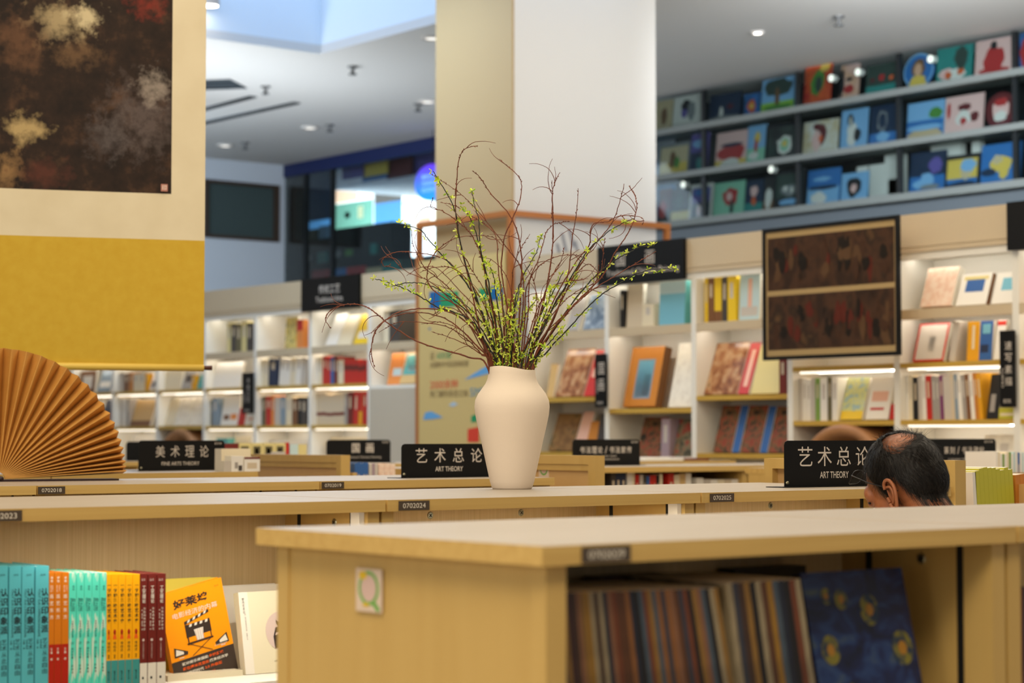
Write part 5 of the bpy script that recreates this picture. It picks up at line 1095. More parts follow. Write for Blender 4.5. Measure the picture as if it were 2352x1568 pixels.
row_books(1403, 1438, 1084, Y4 + .05, FZ, ['dark grey', 'navy', 'navy'], 'in the dark set right of the vase, low bookcase')
row_books(1441, 1458, 1082, Y4 + .05, FZ, ['white', 'white', 'cream'], 'white among the low books right of the vase')
row_books(1460, 1468, 1088, Y4 + .05, FZ, ['red'], 'alone beside the white books, low bookcase')
row_books(1470, 1522, 1090, Y4 + .05, FZ, ['light grey', 'dark grey', 'blue', 'red', 'red', 'black', 'cream'], 'before the calligraphy sign, low bookcase')
row_books(1535, 1588, 1090, Y4 + .05, FZ, ['red', 'cream', 'tan', 'white'], 'at the right end of the low mixed books')
row_books(1600, 1712, 1100, Y4 + .05, FZ, ['white', 'light grey', 'white', 'cream', 'beige', 'white', 'white'], 'in the low pale row left of the sign')
row_books(1754, 1800, 1074, Y4 + .05, FZ, ['orange brown', 'white', 'white', 'cream', 'grey'], 'directly left of the front art theory sign')
# open topped bin to the right of the man, with books standing up
wood('bin_panel', (198, 160, 104), (186, 148, 92), (14, 14, 1.2))
bn = thing('book_bin', 'open topped wooden book bin behind the man, right edge', 'bin', (5.6, 4.0, 0))
for a in ((4.86, 4.885, YM + .02, YMB), (6.0, 6.03, YM + .02, YMB)): MB().box(*a, .05, 1.40, 'bin_panel').build('side_panel', bn)
MB().box(4.885, 6.0, 4.0, 4.24, .05, 1.36, 'bin_panel').build('back_panel', bn); MB().box(4.885, 6.0, YM + .03, 4.0, 1.16, 1.18, 'edge_x').build('shelf', bn)
row_books(2250, 2336, 1078, YM + .1, 1.18, ['lime'] * 9, 'in the yellow green set right of the man', lean=-.08)
row_books(2339, 2372, 1094, YM + .1, 1.18, ['orange brown'] * 3, 'in the orange set at the right edge', lean=-.06)
row_books(2240, 2248, 1084, YM + .1, 1.18, ['white'], 'standing left of the yellow green set', lean=-.05)
tag(MB().box(4.90, 5.02, 4.05, 4.22, 1.36, 1.42, 'bk_green').build('green_box'), 'small green box on the bin behind the man', 'box')
bn2 = thing('book_bin', 'open topped wooden book bin holding pale spines, under the seal carving sign', 'bin', (7.6, 5.7, 0))
a, b = onY(2286, 1088, 5.45), onY(2420, 1088, 5.45)
MB().box(a.x - .05, b.x, 5.44, 5.46, .05, a.z + .004, 'bin_panel').build('front_panel', bn2); MB().box(a.x - .05, b.x, 5.46, 5.95, 1.12, 1.14, 'edge_x').build('shelf', bn2)
MB().box(a.x - .05, a.x - .03, 5.46, 5.95, .05, a.z + .004, 'bin_panel').build('side_panel', bn2)
row_books(2287, 2352, 1040, 5.48, 1.14, ['white', 'cream', 'white', 'green', 'white', 'cream', 'green', 'white', 'pale blue', 'white', 'blue', 'white', 'pale blue'], 'pale spines at the right edge below the lime book')
# pale booklets and covers behind the fine arts sign
def flat_stack(px0, px1, py0, py1, Y, col, label, deco=None, tilt=.0, thick=.05):
    a, b = onY(px0, py1, Y), onY(px1, py0, Y); m = MB(); ez = Vector((0, math.sin(tilt), math.cos(tilt))); ey = Vector((0, math.cos(tilt), -math.sin(tilt)))
    z0 = TOP if a.z < TOP + .06 else a.z
    m.boxf((a.x, Y, z0), X_, ey, ez, 0, b.x - a.x, 0, thick, 0, b.z - z0, ('bk_' + col, 'paper', 'bk_' + col, 'bk_' + col, 'paper', 'paper'))
    for (x0, x1, q0, q1, k) in deco or ():
        W, H = b.x - a.x, b.z - z0; m.boxf((a.x, Y, z0), X_, ey, ez, W * x0, W * x1, -.0008, 0, H * q0, H * q1, 'bk_' + k)
    return tag(m.build('book'), label, 'book', 'covers standing on the fourth row bookcases')
flat_stack(515, 530, 1058, 1083, 7.04, 'light grey', 'narrow grey booklet stack beside the fine arts theory sign')
flat_stack(531, 559, 1047, 1083, 7.04, 'white', 'white booklet with a dark figure beside the fine arts theory sign', [(.3, .55, .2, .6, 'grey'), (.6, .9, .05, .4, 'dark grey')])
flat_stack(561, 597, 1049, 1083, 7.04, 'white', 'white booklet with brown top edge, rightmost beside the fine arts theory sign', [(0, 1, .86, 1, 'dark red'), (.2, .8, .2, .6, 'beige')])
flat_stack(508, 576, 1030, 1082, 7.12, 'cream', 'wide cream box behind the booklets at the fine arts theory sign')
def tall_cover(px0, px1, py0, Y, col, label, deco=None):
    a, b = onY(px0, py0, Y), onY(px1, py0, Y); m = MB(); z0 = TOP; H = a.z - z0; W = b.x - a.x
    m.boxf((a.x, Y, z0), X_, Y_, Z_, 0, W, 0, .02, 0, H, 'bk_' + col)
    for (x0, x1, q0, q1, k) in deco or (): m.boxf((a.x, Y, z0), X_, Y_, Z_, W * x0, W * x1, -.0012, 0, H * q0, H * q1, 'bk_' + k)
    return tag(m.build('book'), label, 'book', 'covers standing on the fifth row bookcases')
OL = 'yellow brown cover standing on the fifth row, '
tall_cover(517, 548, 1018, 8.95, 'dark red', 'dark red cover on the fifth row, right of the fine arts theory sign', [(.5, 1, 0, .5, 'olive')])
for i, (a, b) in enumerate(((549, 577), (578, 604), (605, 631), (632, 656))):
    tall_cover(a, b, 1017, 8.95, 'pale yellow', OL + ORD[i] + ' of four beneath the lit shelves', [(.15, .8, .3, .85, 'olive'), (.3, .6, .45, .75, 'brown' if i < 2 else 'dark grey')])
tall_cover(657, 664, 1016, 8.95, 'red', 'narrow red spine on the fifth row beside the yellow brown covers')
tall_cover(666, 704, 1020, 8.95, 'pale blue', 'pale blue and cream cover on the fifth row, left of the Chinese painting sign', [(.5, 1, 0, 1, 'pale yellow')])
row_books(632, 664, 1048, 8.40, 1.30, ['lilac', 'lilac', 'light grey', 'red'], 'left of the wooden end unit in the fifth row', depth=.1, z1=1.46)
bs = MB().box(onY(625, 1050, 8.38).x, onY(668, 1050, 8.38).x, 8.38, 8.52, 0, 1.30, 'cap_panel').build('book_stand'); tag(bs, 'light wooden stand under the lilac books, fifth row', 'stand')
row_books(815, 846, 1064, Y4 + .06, 1.10, ['blue'] * 5, 'in the blue set under the Chinese painting sign')
row_books(848, 868, 1062, Y4 + .06, 1.10, ['light grey', 'lilac', 'light grey'], 'grey, right of the blue set')
row_books(870, 908, 1064, Y4 + .06, 1.10, ['bk_marble', 'bk_marble', 'bk_marble'], 'pale pink, left of the art theory sign')
bt = thing('book_bin', 'wooden bin of blue and pink books behind the art theory sign', 'bin', (4.97, 7.2, 0))
MB().box(4.78, 5.18, Y4, Y4 + .3, 0, 1.10, 'bin_panel').build('base', bt); MB().box(4.76, 4.78, Y4, Y4 + .3, 0, 1.39, 'side_z').build('side_panel', bt); MB().box(5.16, 5.18, Y4, Y4 + .3, 1.10, 1.40, 'side_z').build('side_panel', bt)
# papers lying on the fifth row by the right bookcases
for (a, b, c, d, col, l) in ((1470, 1560, 1046, 1053, 'white', 'white and green booklet lying flat under the orange box bookcase'), (1556, 1616, 1044, 1052, 'dark red', 'red and grey booklets lying flat left of the yellow edged shelf')):
    p, q = onY(a, d, Y5 + .1), onY(b, d, Y5 + .1); m = MB(); m.box(p.x, q.x, Y5 + .05, Y5 + .3, TOP, TOP + .012, 'bk_' + col); m.box(p.x + .02, q.x - .1, Y5 + .08, Y5 + .28, TOP + .012, TOP + .02, 'bk_white')
    tag(m.build('booklet'), l, 'booklet', 'booklets lying on the fifth row')

# ------------------------------------------------------------------ near books in the middle island (number 0702023)
for k, v in {'teal_a': (84, 178, 190), 'rust': (204, 116, 22), 'rust_red': (172, 36, 22), 'mint': (86, 214, 190), 'mint_pale': (206, 224, 208), 'gold': (240, 168, 12), 'sea': (60, 146, 144), 'maroon': (106, 34, 30), 'ink': (28, 34, 38),
             'orange_cover': (244, 152, 16), 'char': (56, 46, 40), 'cover_cream': (220, 212, 184), 'rose': (206, 186, 178), 'fig': (40, 30, 34), 'title_red': (226, 92, 30), 'lemon': (222, 206, 84), 'off': (226, 221, 208)}.items(): mat('n_' + k, v, .32)
nmat('n_mint_mottle', [(0.50, (84, 214, 190)), (0.56, (196, 222, 204))], (60, 60, 14), 3, .35, .5)
def near_book(o, ex, ey, ez, wd, d, h, cover, label, group, spine=None, back=None):
    """o = spine bottom left corner; ex along the thickness, ey into the shelf, ez up"""
    m = MB(); e = .0016
    m.boxf(o, ex, ey, ez, 0, wd, 0, e, 0, h, cover); m.boxf(o, ex, ey, ez, 0, e, e, d, 0, h, cover); m.boxf(o, ex, ey, ez, wd - e, wd, e, d, 0, h, cover)
    if spine: spine(m, Vector(o), ex, ey, ez, wd, h)
    b = m.build('book'); tag(b, label, 'book', group)
    MB().boxf(o, ex, ey, ez, e, wd - e, e, d - .004, .003, h - .003, 'paper').build('pages', b)
    return b
def vtext(m, s, o, ex, ez, cx, z_top, size, mt, gap=1.12, bold=.01):
    n = ex.cross(ez)
    for i, c in enumerate(s):
        if c != ' ': m.text(c, o + ex * cx + ez * (z_top - size * gap * (i + .5)), ex, ez, size * (.12 if c == '一' else .94), mt, wd=size * .94, bold=bold, off=.0004)
YS = 3.676; ZF = 1.03
def spine_set(pxs, pytop, label, group, cover, fn, depth=.15, yoff=0.0):
    n = len(pxs)
    for i, (a, b) in enumerate(pxs):
        p, q = onY(a / 3.675, 1400, YS), onY(b / 3.675, 1400, YS); zt = onY(a / 3.675, 1150 + pytop / 3.675, YS).z
        le = math.radians(-.25); ez = Vector((math.sin(le), 0, math.cos(le))); ex = Vector((math.cos(le), 0, -math.sin(le)))
        near_book(Vector((p.x, YS + yoff, ZF)), ex, Y_, ez, (q.x - p.x) * .985, depth, zt - ZF, cover, label % ORD[i], group, fn)
def sp_teal(m, o, ex, ey, ez, w_, h):
    vtext(m, '认识印象派', o, ex, ez, w_ * .70, h * .84, h * .063, 'n_ink', 1.08, .02); m.text("TOUT SUR L'IMPRESSIONNISME", o + ex * w_ * .28 + ez * h * .655, ez * -1, ex, w_ * .17, 'n_ink', wd=h * .355, off=.0004)
    vtext(m, '艺术从此自由', o, ex, ez, w_ * .72, h * .47, h * .042, 'n_ink', 1.08, .0); vtext(m, '后浪出版', o, ex, ez, w_ * .42, h * .46, h * .016, 'n_ink'); m.text('后浪', o + ex * w_ * .55 + ez * h * .935, ex, ez, h * .014, 'n_ink', wd=w_ * .4, off=.0004)
    vtext(m, '王丽 译', o, ex, ez, w_ * .18, h * .46, h * .016, 'n_ink')
def sp_rust(m, o, ex, ey, ez, w_, h):
    m.boxf(o, ex, ey, ez, 0, w_, -.0003, 0, 0, h * .435, 'n_rust_red'); vtext(m, '博雅', o, ex, ez, w_ * .5, h * .97, h * .022, 'n_off'); vtext(m, '巡艺东方', o, ex, ez, w_ * .5, h * .84, h * .034, 'n_off', 1.6)
    m2 = o - ey * .0004; vtext(m, '王嘉 著', m2, ex, ez, w_ * .5, h * .41, h * .02, 'n_off', 1.3)
    vtext(m, '美术大观', o, ex, ez, w_ * .35, h * .90, h * .012, 'n_off'); vtext(m, '文丛之一', o, ex, ez, w_ * .7, h * .90, h * .012, 'n_off')
def sp_mint(m, o, ex, ey, ez, w_, h):
    vtext(m, '祖先', o, ex, ez, w_ * .6, h * .90, h * .02, 'n_ink', 1.1, 0); vtext(m, '物之灵', o, ex, ez, w_ * .6, h * .80, h * .034, 'n_ink', 1.1, .0); vtext(m, '寻找器物之心', o, ex, ez, w_ * .26, h * .80, h * .016, 'n_ink', 1.1, 0)
    vtext(m, '与我共享的世界', o, ex, ez, w_ * .5, h * .62, h * .018, 'n_ink', 1.12, 0); vtext(m, '日 柳宗悦著', o, ex, ez, w_ * .5, h * .45, h * .02, 'n_ink', 1.15, 0); vtext(m, '张谦译', o, ex, ez, w_ * .5, h * .27, h * .02, 'n_ink', 1.3, 0)
def sp_gold(m, o, ex, ey, ez, w_, h):
    m.boxf(o, ex, ey, ez, 0, w_, -.0003, 0, 0, h * .285, 'n_sea'); vtext(m, '一分钟趣味艺术史', o, ex, ez, w_ * .56, h * .93, h * .036, 'n_ink', 1.18, .03)
    c = o + ex * w_ * .5 + ez * h * .52 - ey * .0005; m.disc(c, ex, ez, w_ * .2, h * .022, 'n_rust_red', k=12); m.poly(c, ex, ez, [(-w_ * .28, -h * .06), (w_ * .28, -h * .06), (w_ * .12, -h * .01), (-w_ * .12, -h * .01)], 'n_title_red')
    vtext(m, '傅娟虎', o, ex, ez, w_ * .5, h * .44, h * .026, 'n_ink', 1.1, .0); vtext(m, '编著', o, ex, ez, w_ * .5, h * .335, h * .016, 'n_ink'); vtext(m, '电子工业', o - ey * .0003, ex, ez, w_ * .5, h * .20, h * .018, 'n_ink')
def sp_mar(m, o, ex, ey, ez, w_, h):
    m.boxf(o, ex, ey, ez, 0, w_, -.0003, 0, 0, h * .245, 'n_off'); vtext(m, '工艺理论', o, ex, ez, w_ * .52, h * .90, h * .035, 'n_off', 1.08, .01); vtext(m, '功能和美学表达', o, ex, ez, w_ * .60, h * .72, h * .022, 'n_off', 1.3, 0); vtext(m, '美 霍华德 里萨蒂 著', o, ex, ez, w_ * .28, h * .70, h * .014, 'n_off', 1.15, 0)
    m.disc(o + ex * w_ * .45 + ez * h * .44 - ey * .0005, ex, ez, w_ * .16, h * .012, 'n_rose', k=10); vtext(m, '江苏凤凰美术出版社', o, ex, ez, w_ * .45, h * .42, h * .014, 'n_rose', 1.1, 0); m.text('艺术\n理论', o + ex * w_ * .42 + ez * h * .95, ex, ez, h * .02, 'n_rose', wd=w_ * .55, off=.0004)
    m.disc(o + ex * w_ * .4 + ez * h * .12 - ey * .0006, ex, ez, w_ * .13, h * .012, 'n_ink', k=10)
spine_set([(-80, -38), (-36, 70), (80, 182), (188, 292), (302, 415)], 552, 'teal paperback on impressionism, %s from the left in the near bookcase', 'teal paperbacks', 'n_teal_a', sp_teal, .16)
spine_set([(417, 460), (463, 522), (525, 583)], 605, 'orange and red paperback, %s of three beside the teal paperbacks', 'orange and red paperbacks', 'n_rust', sp_rust, .15)
spine_set([(586, 646), (650, 712), (715, 778), (780, 842), (845, 901)], 607, 'mottled mint green paperback, %s of five in the near bookcase', 'mint green paperbacks', 'n_mint_mottle', sp_mint, .15)
spine_set([(903, 940), (943, 1000), (1003, 1060), (1063, 1119), (1122, 1182)], 620, 'yellow paperback with teal foot, %s of five in the near bookcase', 'yellow art history paperbacks', 'n_gold', sp_gold, .15)
spine_set([(1186, 1247), (1253, 1324), (1329, 1402)], 616, 'maroon paperback with white foot, %s of three left of the orange cover', 'maroon paperbacks', 'n_maroon', sp_mar, .135)
# books facing out
def facing(quad_bl, wd, h, ang, Y, th, cover, label, deco, ytilt=.05, spine_m=None):
    ez = Vector((-math.sin(ang), math.sin(ytilt), math.cos(ang))).normalized(); ex = Vector((math.cos(ang), 0, math.sin(ang))); ey = ez.cross(ex).normalized(); ez = ex.cross(ey)
    m = MB(); e = .0015; o = Vector(quad_bl)
    m.boxf(o, ex, ey, ez, 0, wd, 0, e, 0, h, cover); m.boxf(o, ex, ey, ez, 0, wd, th - e, th, 0, h, cover); m.boxf(o, ex, ey, ez, 0, e, e, th - e, 0, h, spine_m or cover)
    deco(m, o, ex, ey, ez, wd, h); b = m.build('book'); tag(b, label, 'book', 'books facing out in the near bookcase')
    MB().boxf(o, ex, ey, ez, e, wd - .003, e, th - e, .003, h - .003, 'paper').build('pages', b); return b
def d_orange(m, o, ex, ey, ez, w_, h):
    q = lambda k: o - ey * (.0004 * k)
    def T(s, cx, cz, hh, ww, mt, b=.01): m.text(s, o + ex * w_ * cx + ez * h * cz, ex, ez, h * hh, mt, wd=w_ * ww, bold=b, off=.0010)
    m.boxf(o, ex, ey, ez, 0, w_, -.0005, 0, 0, h * .305, 'n_char')
    T('好莱坞', .46, .865, .095, .56, 'n_char', .03); T('电影经济的内幕', .50, .755, .058, .72, 'n_off', .0); T('驱动娱乐帝国的', .36, .262, .032, .42, 'n_off', .02); T('金钱游戏', .70, .262, .032, .24, 'n_title_red', .02)
    T('藏在爆米花里的', .36, .212, .032, .42, 'n_title_red', .02); T('魔鬼经济学', .73, .212, .032, .30, 'n_off', .02); T('互联网时代', .32, .160, .032, .30, 'n_off', .02); T('2.0 升级版', .63, .160, .032, .28, 'n_title_red', .02)
    T('The Hollywood Economist 2.0', .42, .108, .016, .44, 'n_title_red', 0); T('本书带你看懂好莱坞的电影生意经与资本游戏', .46, .078, .014, .66, 'n_off', 0); T('揭秘好莱坞电影公司如何创造惊人利润', .46, .052, .014, .62, 'n_off', 0); T('后浪出版公司', .80, .345, .014, .2, 'n_off', 0); T('后浪', .90, .935, .010, .07, 'n_char', 0)
    P = lambda a, mt, k=2: m.poly(q(k), ex, ez, [(w_ * x, h * z) for x, z in a], mt)
    P([(.30, .505), (.70, .505), (.70, .635), (.30, .635)], 'n_char'); P([(.30, .640), (.705, .70), (.705, .73), (.30, .672)], 'n_char', 2)
    for i in range(4): x = .34 + .09 * i; P([(x, .640 + .0), (x + .045, .640), (x + .06, .665), (x + .015, .665)], 'n_off', 3) if False else P([(x, .652 + i * .0135), (x + .04, .658 + i * .0135), (x + .06, .685 + i * .0135), (x + .02, .679 + i * .0135)], 'n_off', 3)
    for i in range(4): x = .36 + .085 * i; P([(x, .608), (x + .04, .608), (x + .055, .634), (x + .015, .634)], 'n_off', 3)
    P([(.33, .455), (.67, .455), (.67, .505), (.33, .505)], 'n_orange_cover', 3)
    P([(.45, .455), (.55, .455), (.575, .57), (.425, .57)], 'n_off', 4)
    for i in range(4): x = .44 + .035 * i; P([(x + .004, .456), (x + .014, .456), (x + .012, .565), (x + .0, .565)], 'n_rose', 5)
    P([(.29, .435), (.71, .435), (.71, .450), (.29, .450)], 'n_char', 3); P([(.31, .435), (.325, .435), (.325, .64), (.31, .64)], 'n_char', 3); P([(.675, .435), (.69, .435), (.69, .64), (.675, .64)], 'n_char', 3)
    P([(.33, .435), (.35, .435), (.67, .315), (.65, .315)], 'n_char', 3); P([(.65, .435), (.67, .435), (.35, .315), (.33, .315)], 'n_char', 3)
    for s, cx in ((1, .15), (-1, .85)):
        a = [(cx - s * .09, .345), (cx - s * .075, .445), (cx + s * .13, .375), (cx + s * .12, .345)]; P(a if s > 0 else a[::-1], 'n_char', 2); a = [(cx - s * .07, .36), (cx - s * .05, .425), (cx + s * .06, .385), (cx + s * .06, .36)]; P(a if s > 0 else a[::-1], 'n_off', 3)
        a = [(cx - s * .02, .325), (cx + s * .05, .325), (cx + s * .05, .333), (cx - s * .02, .333)]; P(a if s > 0 else a[::-1], 'n_off', 3)
YO = 3.835; TR = onY(1865 / 3.675, 1150 + 645 / 3.675, YO); BR = onY(2015 / 3.675, 1150 + 1445 / 3.675, YO); ang = math.atan2(BR.x - TR.x, TR.z - BR.z); hO = (TR - BR).length; wO = .152
ang = max(.1, min(.25, ang)); bl = BR - Vector((math.cos(ang), 0, math.sin(ang))) * wO
facing((bl.x, YO, bl.z), wO, hO, ang, YO, .016, 'n_orange_cover', 'bright orange film book facing out, leaning beside the maroon spines', d_orange, ytilt=.0)
tag(MB().box(2.12, 2.30, 3.80, 3.93, ZF, ZF + .012, 'n_cover_cream').build('book'), 'cream book lying flat under the orange film book', 'book', 'books facing out in the near bookcase')
d_none = lambda m, o, ex, ey, ez, w_, h: None
p = onY(1398 / 3.675, 1150 + 680 / 3.675, 3.90); facing((p.x - .03, 3.90, ZF), .15, p.z - ZF + .004, .0, 3.9, .02, 'n_lemon', 'pale yellow book standing behind the orange film book', d_none, ytilt=.0)
p = onY(1885 / 3.675, 1150 + 725 / 3.675, 3.925); facing((p.x - .03, 3.930, ZF), .18, p.z - ZF, .0, 3.93, .026, 'n_off', 'white book standing behind the cream portrait book', d_none, ytilt=.0)
def d_portrait(m, o, ex, ey, ez, w_, h):
    c = o + ex * w_ * .70 + ez * h * .50; q = -ey * .0008
    m.disc(c, ex, ez, w_ * .28, w_ * .30, 'n_rose', q, 30)
    m.disc(c + ez * w_ * .15, ex, ez, w_ * .085, w_ * .10, 'n_fig', q * 1.5, 16); m.disc(c + ez * w_ * .20 - ex * w_ * .02, ex, ez, w_ * .07, w_ * .06, 'n_rose', q * 1.8, 12); m.disc(c + ez * w_ * .14 + ex * w_ * .02, ex, ez, w_ * .03, w_ * .04, 'n_off', q * 2, 10)
    m.poly(c, ex, ez, [(-w_ * .14, -w_ * .26), (w_ * .18, -w_ * .22), (w_ * .15, w_ * .06), (w_ * .04, w_ * .09), (-w_ * .10, w_ * .06), (-w_ * .15, -w_ * .08)], 'n_fig', q * 1.6)
    m.poly(c, ex, ez, [(-w_ * .12, -w_ * .06), (w_ * .10, -w_ * .01), (w_ * .10, w_ * .02), (-w_ * .10, -w_ * .02)], 'n_rose', q * 2); m.poly(c, ex, ez, [(-w_ * .06, -w_ * .22), (-w_ * .02, -w_ * .22), (0, -w_ * .08), (-w_ * .05, -w_ * .08)], 'n_rose', q * 2)
    m.boxf(o, ex, ey, ez, 0, w_ * .16, -.0004, 0, 0, h, 'n_off'); vtext(m, '罗丹艺术论', o - ey * .0004, ex, ez, w_ * .07, h * .93, h * .035, 'n_ink', 1.1, 0); vtext(m, '法 奥古斯特罗丹口述 葛赛尔记', o - ey * .0004, ex, ez, w_ * .085, h * .74, h * .018, 'n_char', 1.2, 0)
    m.text('人民', o + ex * w_ * .55 + ez * h * .14, ex, ez, h * .016, 'n_ink', wd=w_ * .06, off=.001)
pb = onY(2075 / 3.675, 1150 + 1515 / 3.675, 3.80); zt = onY(1955 / 3.675, 1150 + 775 / 3.675, 3.85).z
facing((pb.x, 3.80, ZF + .001), .14, (zt - ZF) / math.cos(.2), 0.0, 3.8, .02, 'n_cover_cream', 'cream book with a dark statue in a pink circle, at the front end panel', d_portrait, ytilt=.2)

# ------------------------------------------------------------------ blurred books in the nearest bookcase
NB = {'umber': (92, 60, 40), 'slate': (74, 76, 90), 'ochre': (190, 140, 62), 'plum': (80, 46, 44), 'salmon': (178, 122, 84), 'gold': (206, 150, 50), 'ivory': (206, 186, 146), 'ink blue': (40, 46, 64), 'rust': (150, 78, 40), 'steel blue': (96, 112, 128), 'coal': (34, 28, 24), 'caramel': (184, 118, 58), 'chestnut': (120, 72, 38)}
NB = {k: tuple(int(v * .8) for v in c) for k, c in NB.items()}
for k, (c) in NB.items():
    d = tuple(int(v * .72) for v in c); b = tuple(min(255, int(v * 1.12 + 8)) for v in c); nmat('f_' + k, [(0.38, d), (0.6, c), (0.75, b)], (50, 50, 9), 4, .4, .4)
YN = YF + .055; ZN = 1.04
def near_mag(px0, px1, lean, pyt, col, i, n, where, depth=.2):
    a, b = onY(px0, pyt, YN), onY(px1, pyt, YN); wd = (b.x - a.x) * .96; ez = Vector((-math.sin(lean), 0, math.cos(lean))); ex = Vector((math.cos(lean), 0, math.sin(lean))); h = (a.z - ZN) / math.cos(lean) - .004
    o = Vector((a.x, YN, a.z)) - ez * h; o.z = max(o.z, ZN)
    m = MB().boxf(o, ex, Y_, ez, 0, wd, 0, depth, 0, h, ('f_' + col, 'paper', 'f_' + col, 'paper', 'f_' + col, 'f_' + col))
    tag(m.build('magazine'), '%s magazine spine, %s of %d in the %s of the nearest bookcase' % (col, ORD[i], n, where), 'magazine', 'magazines in the nearest bookcase, ' + where)
SEQ = ['umber', 'slate', 'plum', 'slate', 'ochre', 'plum', 'umber', 'salmon', 'ochre', 'gold', 'ivory', 'umber', 'ivory', 'ink blue', 'salmon', 'rust', 'chestnut', 'chestnut', 'caramel', 'ink blue', 'coal', 'steel blue', 'rust', 'ochre', 'steel blue', 'caramel', 'slate', 'caramel', 'salmon', 'chestnut', 'slate', 'rust', 'coal', 'ochre', 'salmon', 'steel blue', 'coal', 'ivory', 'ochre']
x = 1250.0
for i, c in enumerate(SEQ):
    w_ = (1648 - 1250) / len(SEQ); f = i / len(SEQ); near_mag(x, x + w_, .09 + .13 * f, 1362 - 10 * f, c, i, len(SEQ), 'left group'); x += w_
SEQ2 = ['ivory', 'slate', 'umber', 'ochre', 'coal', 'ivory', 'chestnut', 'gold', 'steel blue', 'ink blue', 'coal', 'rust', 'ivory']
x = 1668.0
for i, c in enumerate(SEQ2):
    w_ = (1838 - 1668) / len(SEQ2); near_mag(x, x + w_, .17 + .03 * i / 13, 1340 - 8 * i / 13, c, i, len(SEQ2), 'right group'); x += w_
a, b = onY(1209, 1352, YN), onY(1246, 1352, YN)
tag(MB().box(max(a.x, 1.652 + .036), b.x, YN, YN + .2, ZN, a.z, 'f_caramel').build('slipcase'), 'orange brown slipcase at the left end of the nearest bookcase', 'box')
# dark blue picture book leaning at the right (plain swirl-free stand-in pattern)
nmat('f_night', [(0.32, (6, 9, 30)), (0.50, (16, 27, 70)), (0.60, (30, 54, 100)), (0.72, (74, 86, 80))], (14, 14, 22), 6, .35, 1.2)
mat('f_glow_core', (160, 112, 30), .4); mat('f_violet', (28, 20, 50), .4)
nmat('f_glow', [(0.42, (24, 44, 66)), (0.6, (120, 112, 36))], (60, 60, 60), 3, .4)
def night_book():
    Yp = YF + .075; TL, TRp, BRp = onY(1838, 1318, Yp + .05), onY(2070, 1304, Yp + .05), onY(2128, 1568, Yp); an = math.radians(13)
    ex = X_.copy(); ez = Vector((0, math.sin(an), math.cos(an))); ey = ez.cross(ex).normalized(); wd = TRp.x - TL.x; h = (TRp.z - ZN) / math.cos(an); o = Vector((TRp.x - wd, TRp.y - h * math.sin(an), ZN + .001))
    m = MB(); e = .0015; th = .018
    m.boxf(o, ex, ey, ez, 0, wd, 0, e, 0, h, 'f_night'); m.boxf(o, ex, ey, ez, 0, wd, th - e, th, 0, h, 'f_night'); m.boxf(o, ex, ey, ez, 0, e, e, th - e, 0, h, 'f_violet')
    for (fx, fz, r) in ((.16, .62, .028), (.60, .80, .030), (.86, .60, .034), (.34, .86, .02), (.20, .88, .016), (.30, .40, .02), (.50, .30, .036), (.74, .30, .03)):
        c = o + ex * wd * fx + ez * h * fz; m.disc(c, ex, ez, r * .7, r * .8, 'f_glow', -ey * .0006, 16); m.disc(c, ex, ez, r * .28, r * .32, 'f_glow_core', -ey * .001, 12)
    b = m.build('book'); tag(b, 'large dark blue book with yellow spots, leaning face out in the nearest bookcase', 'book')
    MB().boxf(o, ex, ey, ez, e, wd - .004, e, th - e, .004, h - .004, 'paper').build('pages', b)
night_book()
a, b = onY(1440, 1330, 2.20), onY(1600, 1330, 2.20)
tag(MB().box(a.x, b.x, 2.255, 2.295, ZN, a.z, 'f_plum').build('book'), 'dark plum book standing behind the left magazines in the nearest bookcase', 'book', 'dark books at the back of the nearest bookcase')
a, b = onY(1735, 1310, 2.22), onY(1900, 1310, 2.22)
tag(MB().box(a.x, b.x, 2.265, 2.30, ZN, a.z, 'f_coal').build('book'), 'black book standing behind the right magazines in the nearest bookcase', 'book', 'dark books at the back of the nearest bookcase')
# slice of the next bay at the right edge
a = onY(2350, 1350, YN)
for i, c in enumerate(('slate', 'rust', 'steel blue')):
    tag(MB().box(UX[1] + .045 + .02 * i, UX[1] + .063 + .02 * i, YN, YN + .2, ZN, 1.30, 'f_' + c).build('magazine'), '%s magazine at the far right edge, %s past the double post' % (c, ORD[i]), 'magazine', 'magazines past the double post')
# ------------------------------------------------------------------ the man between the rows
nmat('skin', [(0.35, (158, 96, 60)), (0.7, (140, 82, 50))], (30, 30, 30), 3, .45)
mat('hair', (18, 15, 13), .5, spec=.2); mat('hair_brown', (40, 30, 22), .45, spec=.3); mat('shirt', (226, 224, 220), .8); mat('trousers', (52, 54, 62), .8); mat('shoe', (34, 28, 26), .5)
mat('glasses_metal', (40, 40, 44), .3, .8); glass('lens', (226, 226, 222), .3); mat('eye_white', (226, 220, 210), .3); mat('iris', (30, 20, 14), .2); mat('lip', (170, 96, 78), .5)
HC = atD(2084, 1128, 4.93); PITCH = math.radians(-30)
HR = Matrix.Rotation(math.radians(4), 4, 'Z') @ Matrix.Rotation(PITCH, 4, 'X')
def hp(x, y, z): return HC + (HR @ Vector((x, y, z)))
class Soup:
    """plain triangle soup that is fused by a voxel remesh"""
    def __init__(s): s.v = []; s.f = []; s.n = 0
    def add(s, V, F): s.v.append(np.asarray(V, float)); s.f += [tuple(int(i) + s.n for i in q) for q in F]; s.n += len(V)
_BALL = {}
def ball(k):
    if k not in _BALL:
        r = max(6, k // 2); V = [(math.sin(math.pi * j / r) * math.cos(2 * math.pi * i / k), math.sin(math.pi * j / r) * math.sin(2 * math.pi * i / k), math.cos(math.pi * j / r)) for j in range(r + 1) for i in range(k)]
        F = [(j * k + i, (j + 1) * k + i, (j + 1) * k + (i + 1) % k, j * k + (i + 1) % k) for j in range(r) for i in range(k)]; _BALL[k] = (np.array(V), F)
    return _BALL[k]
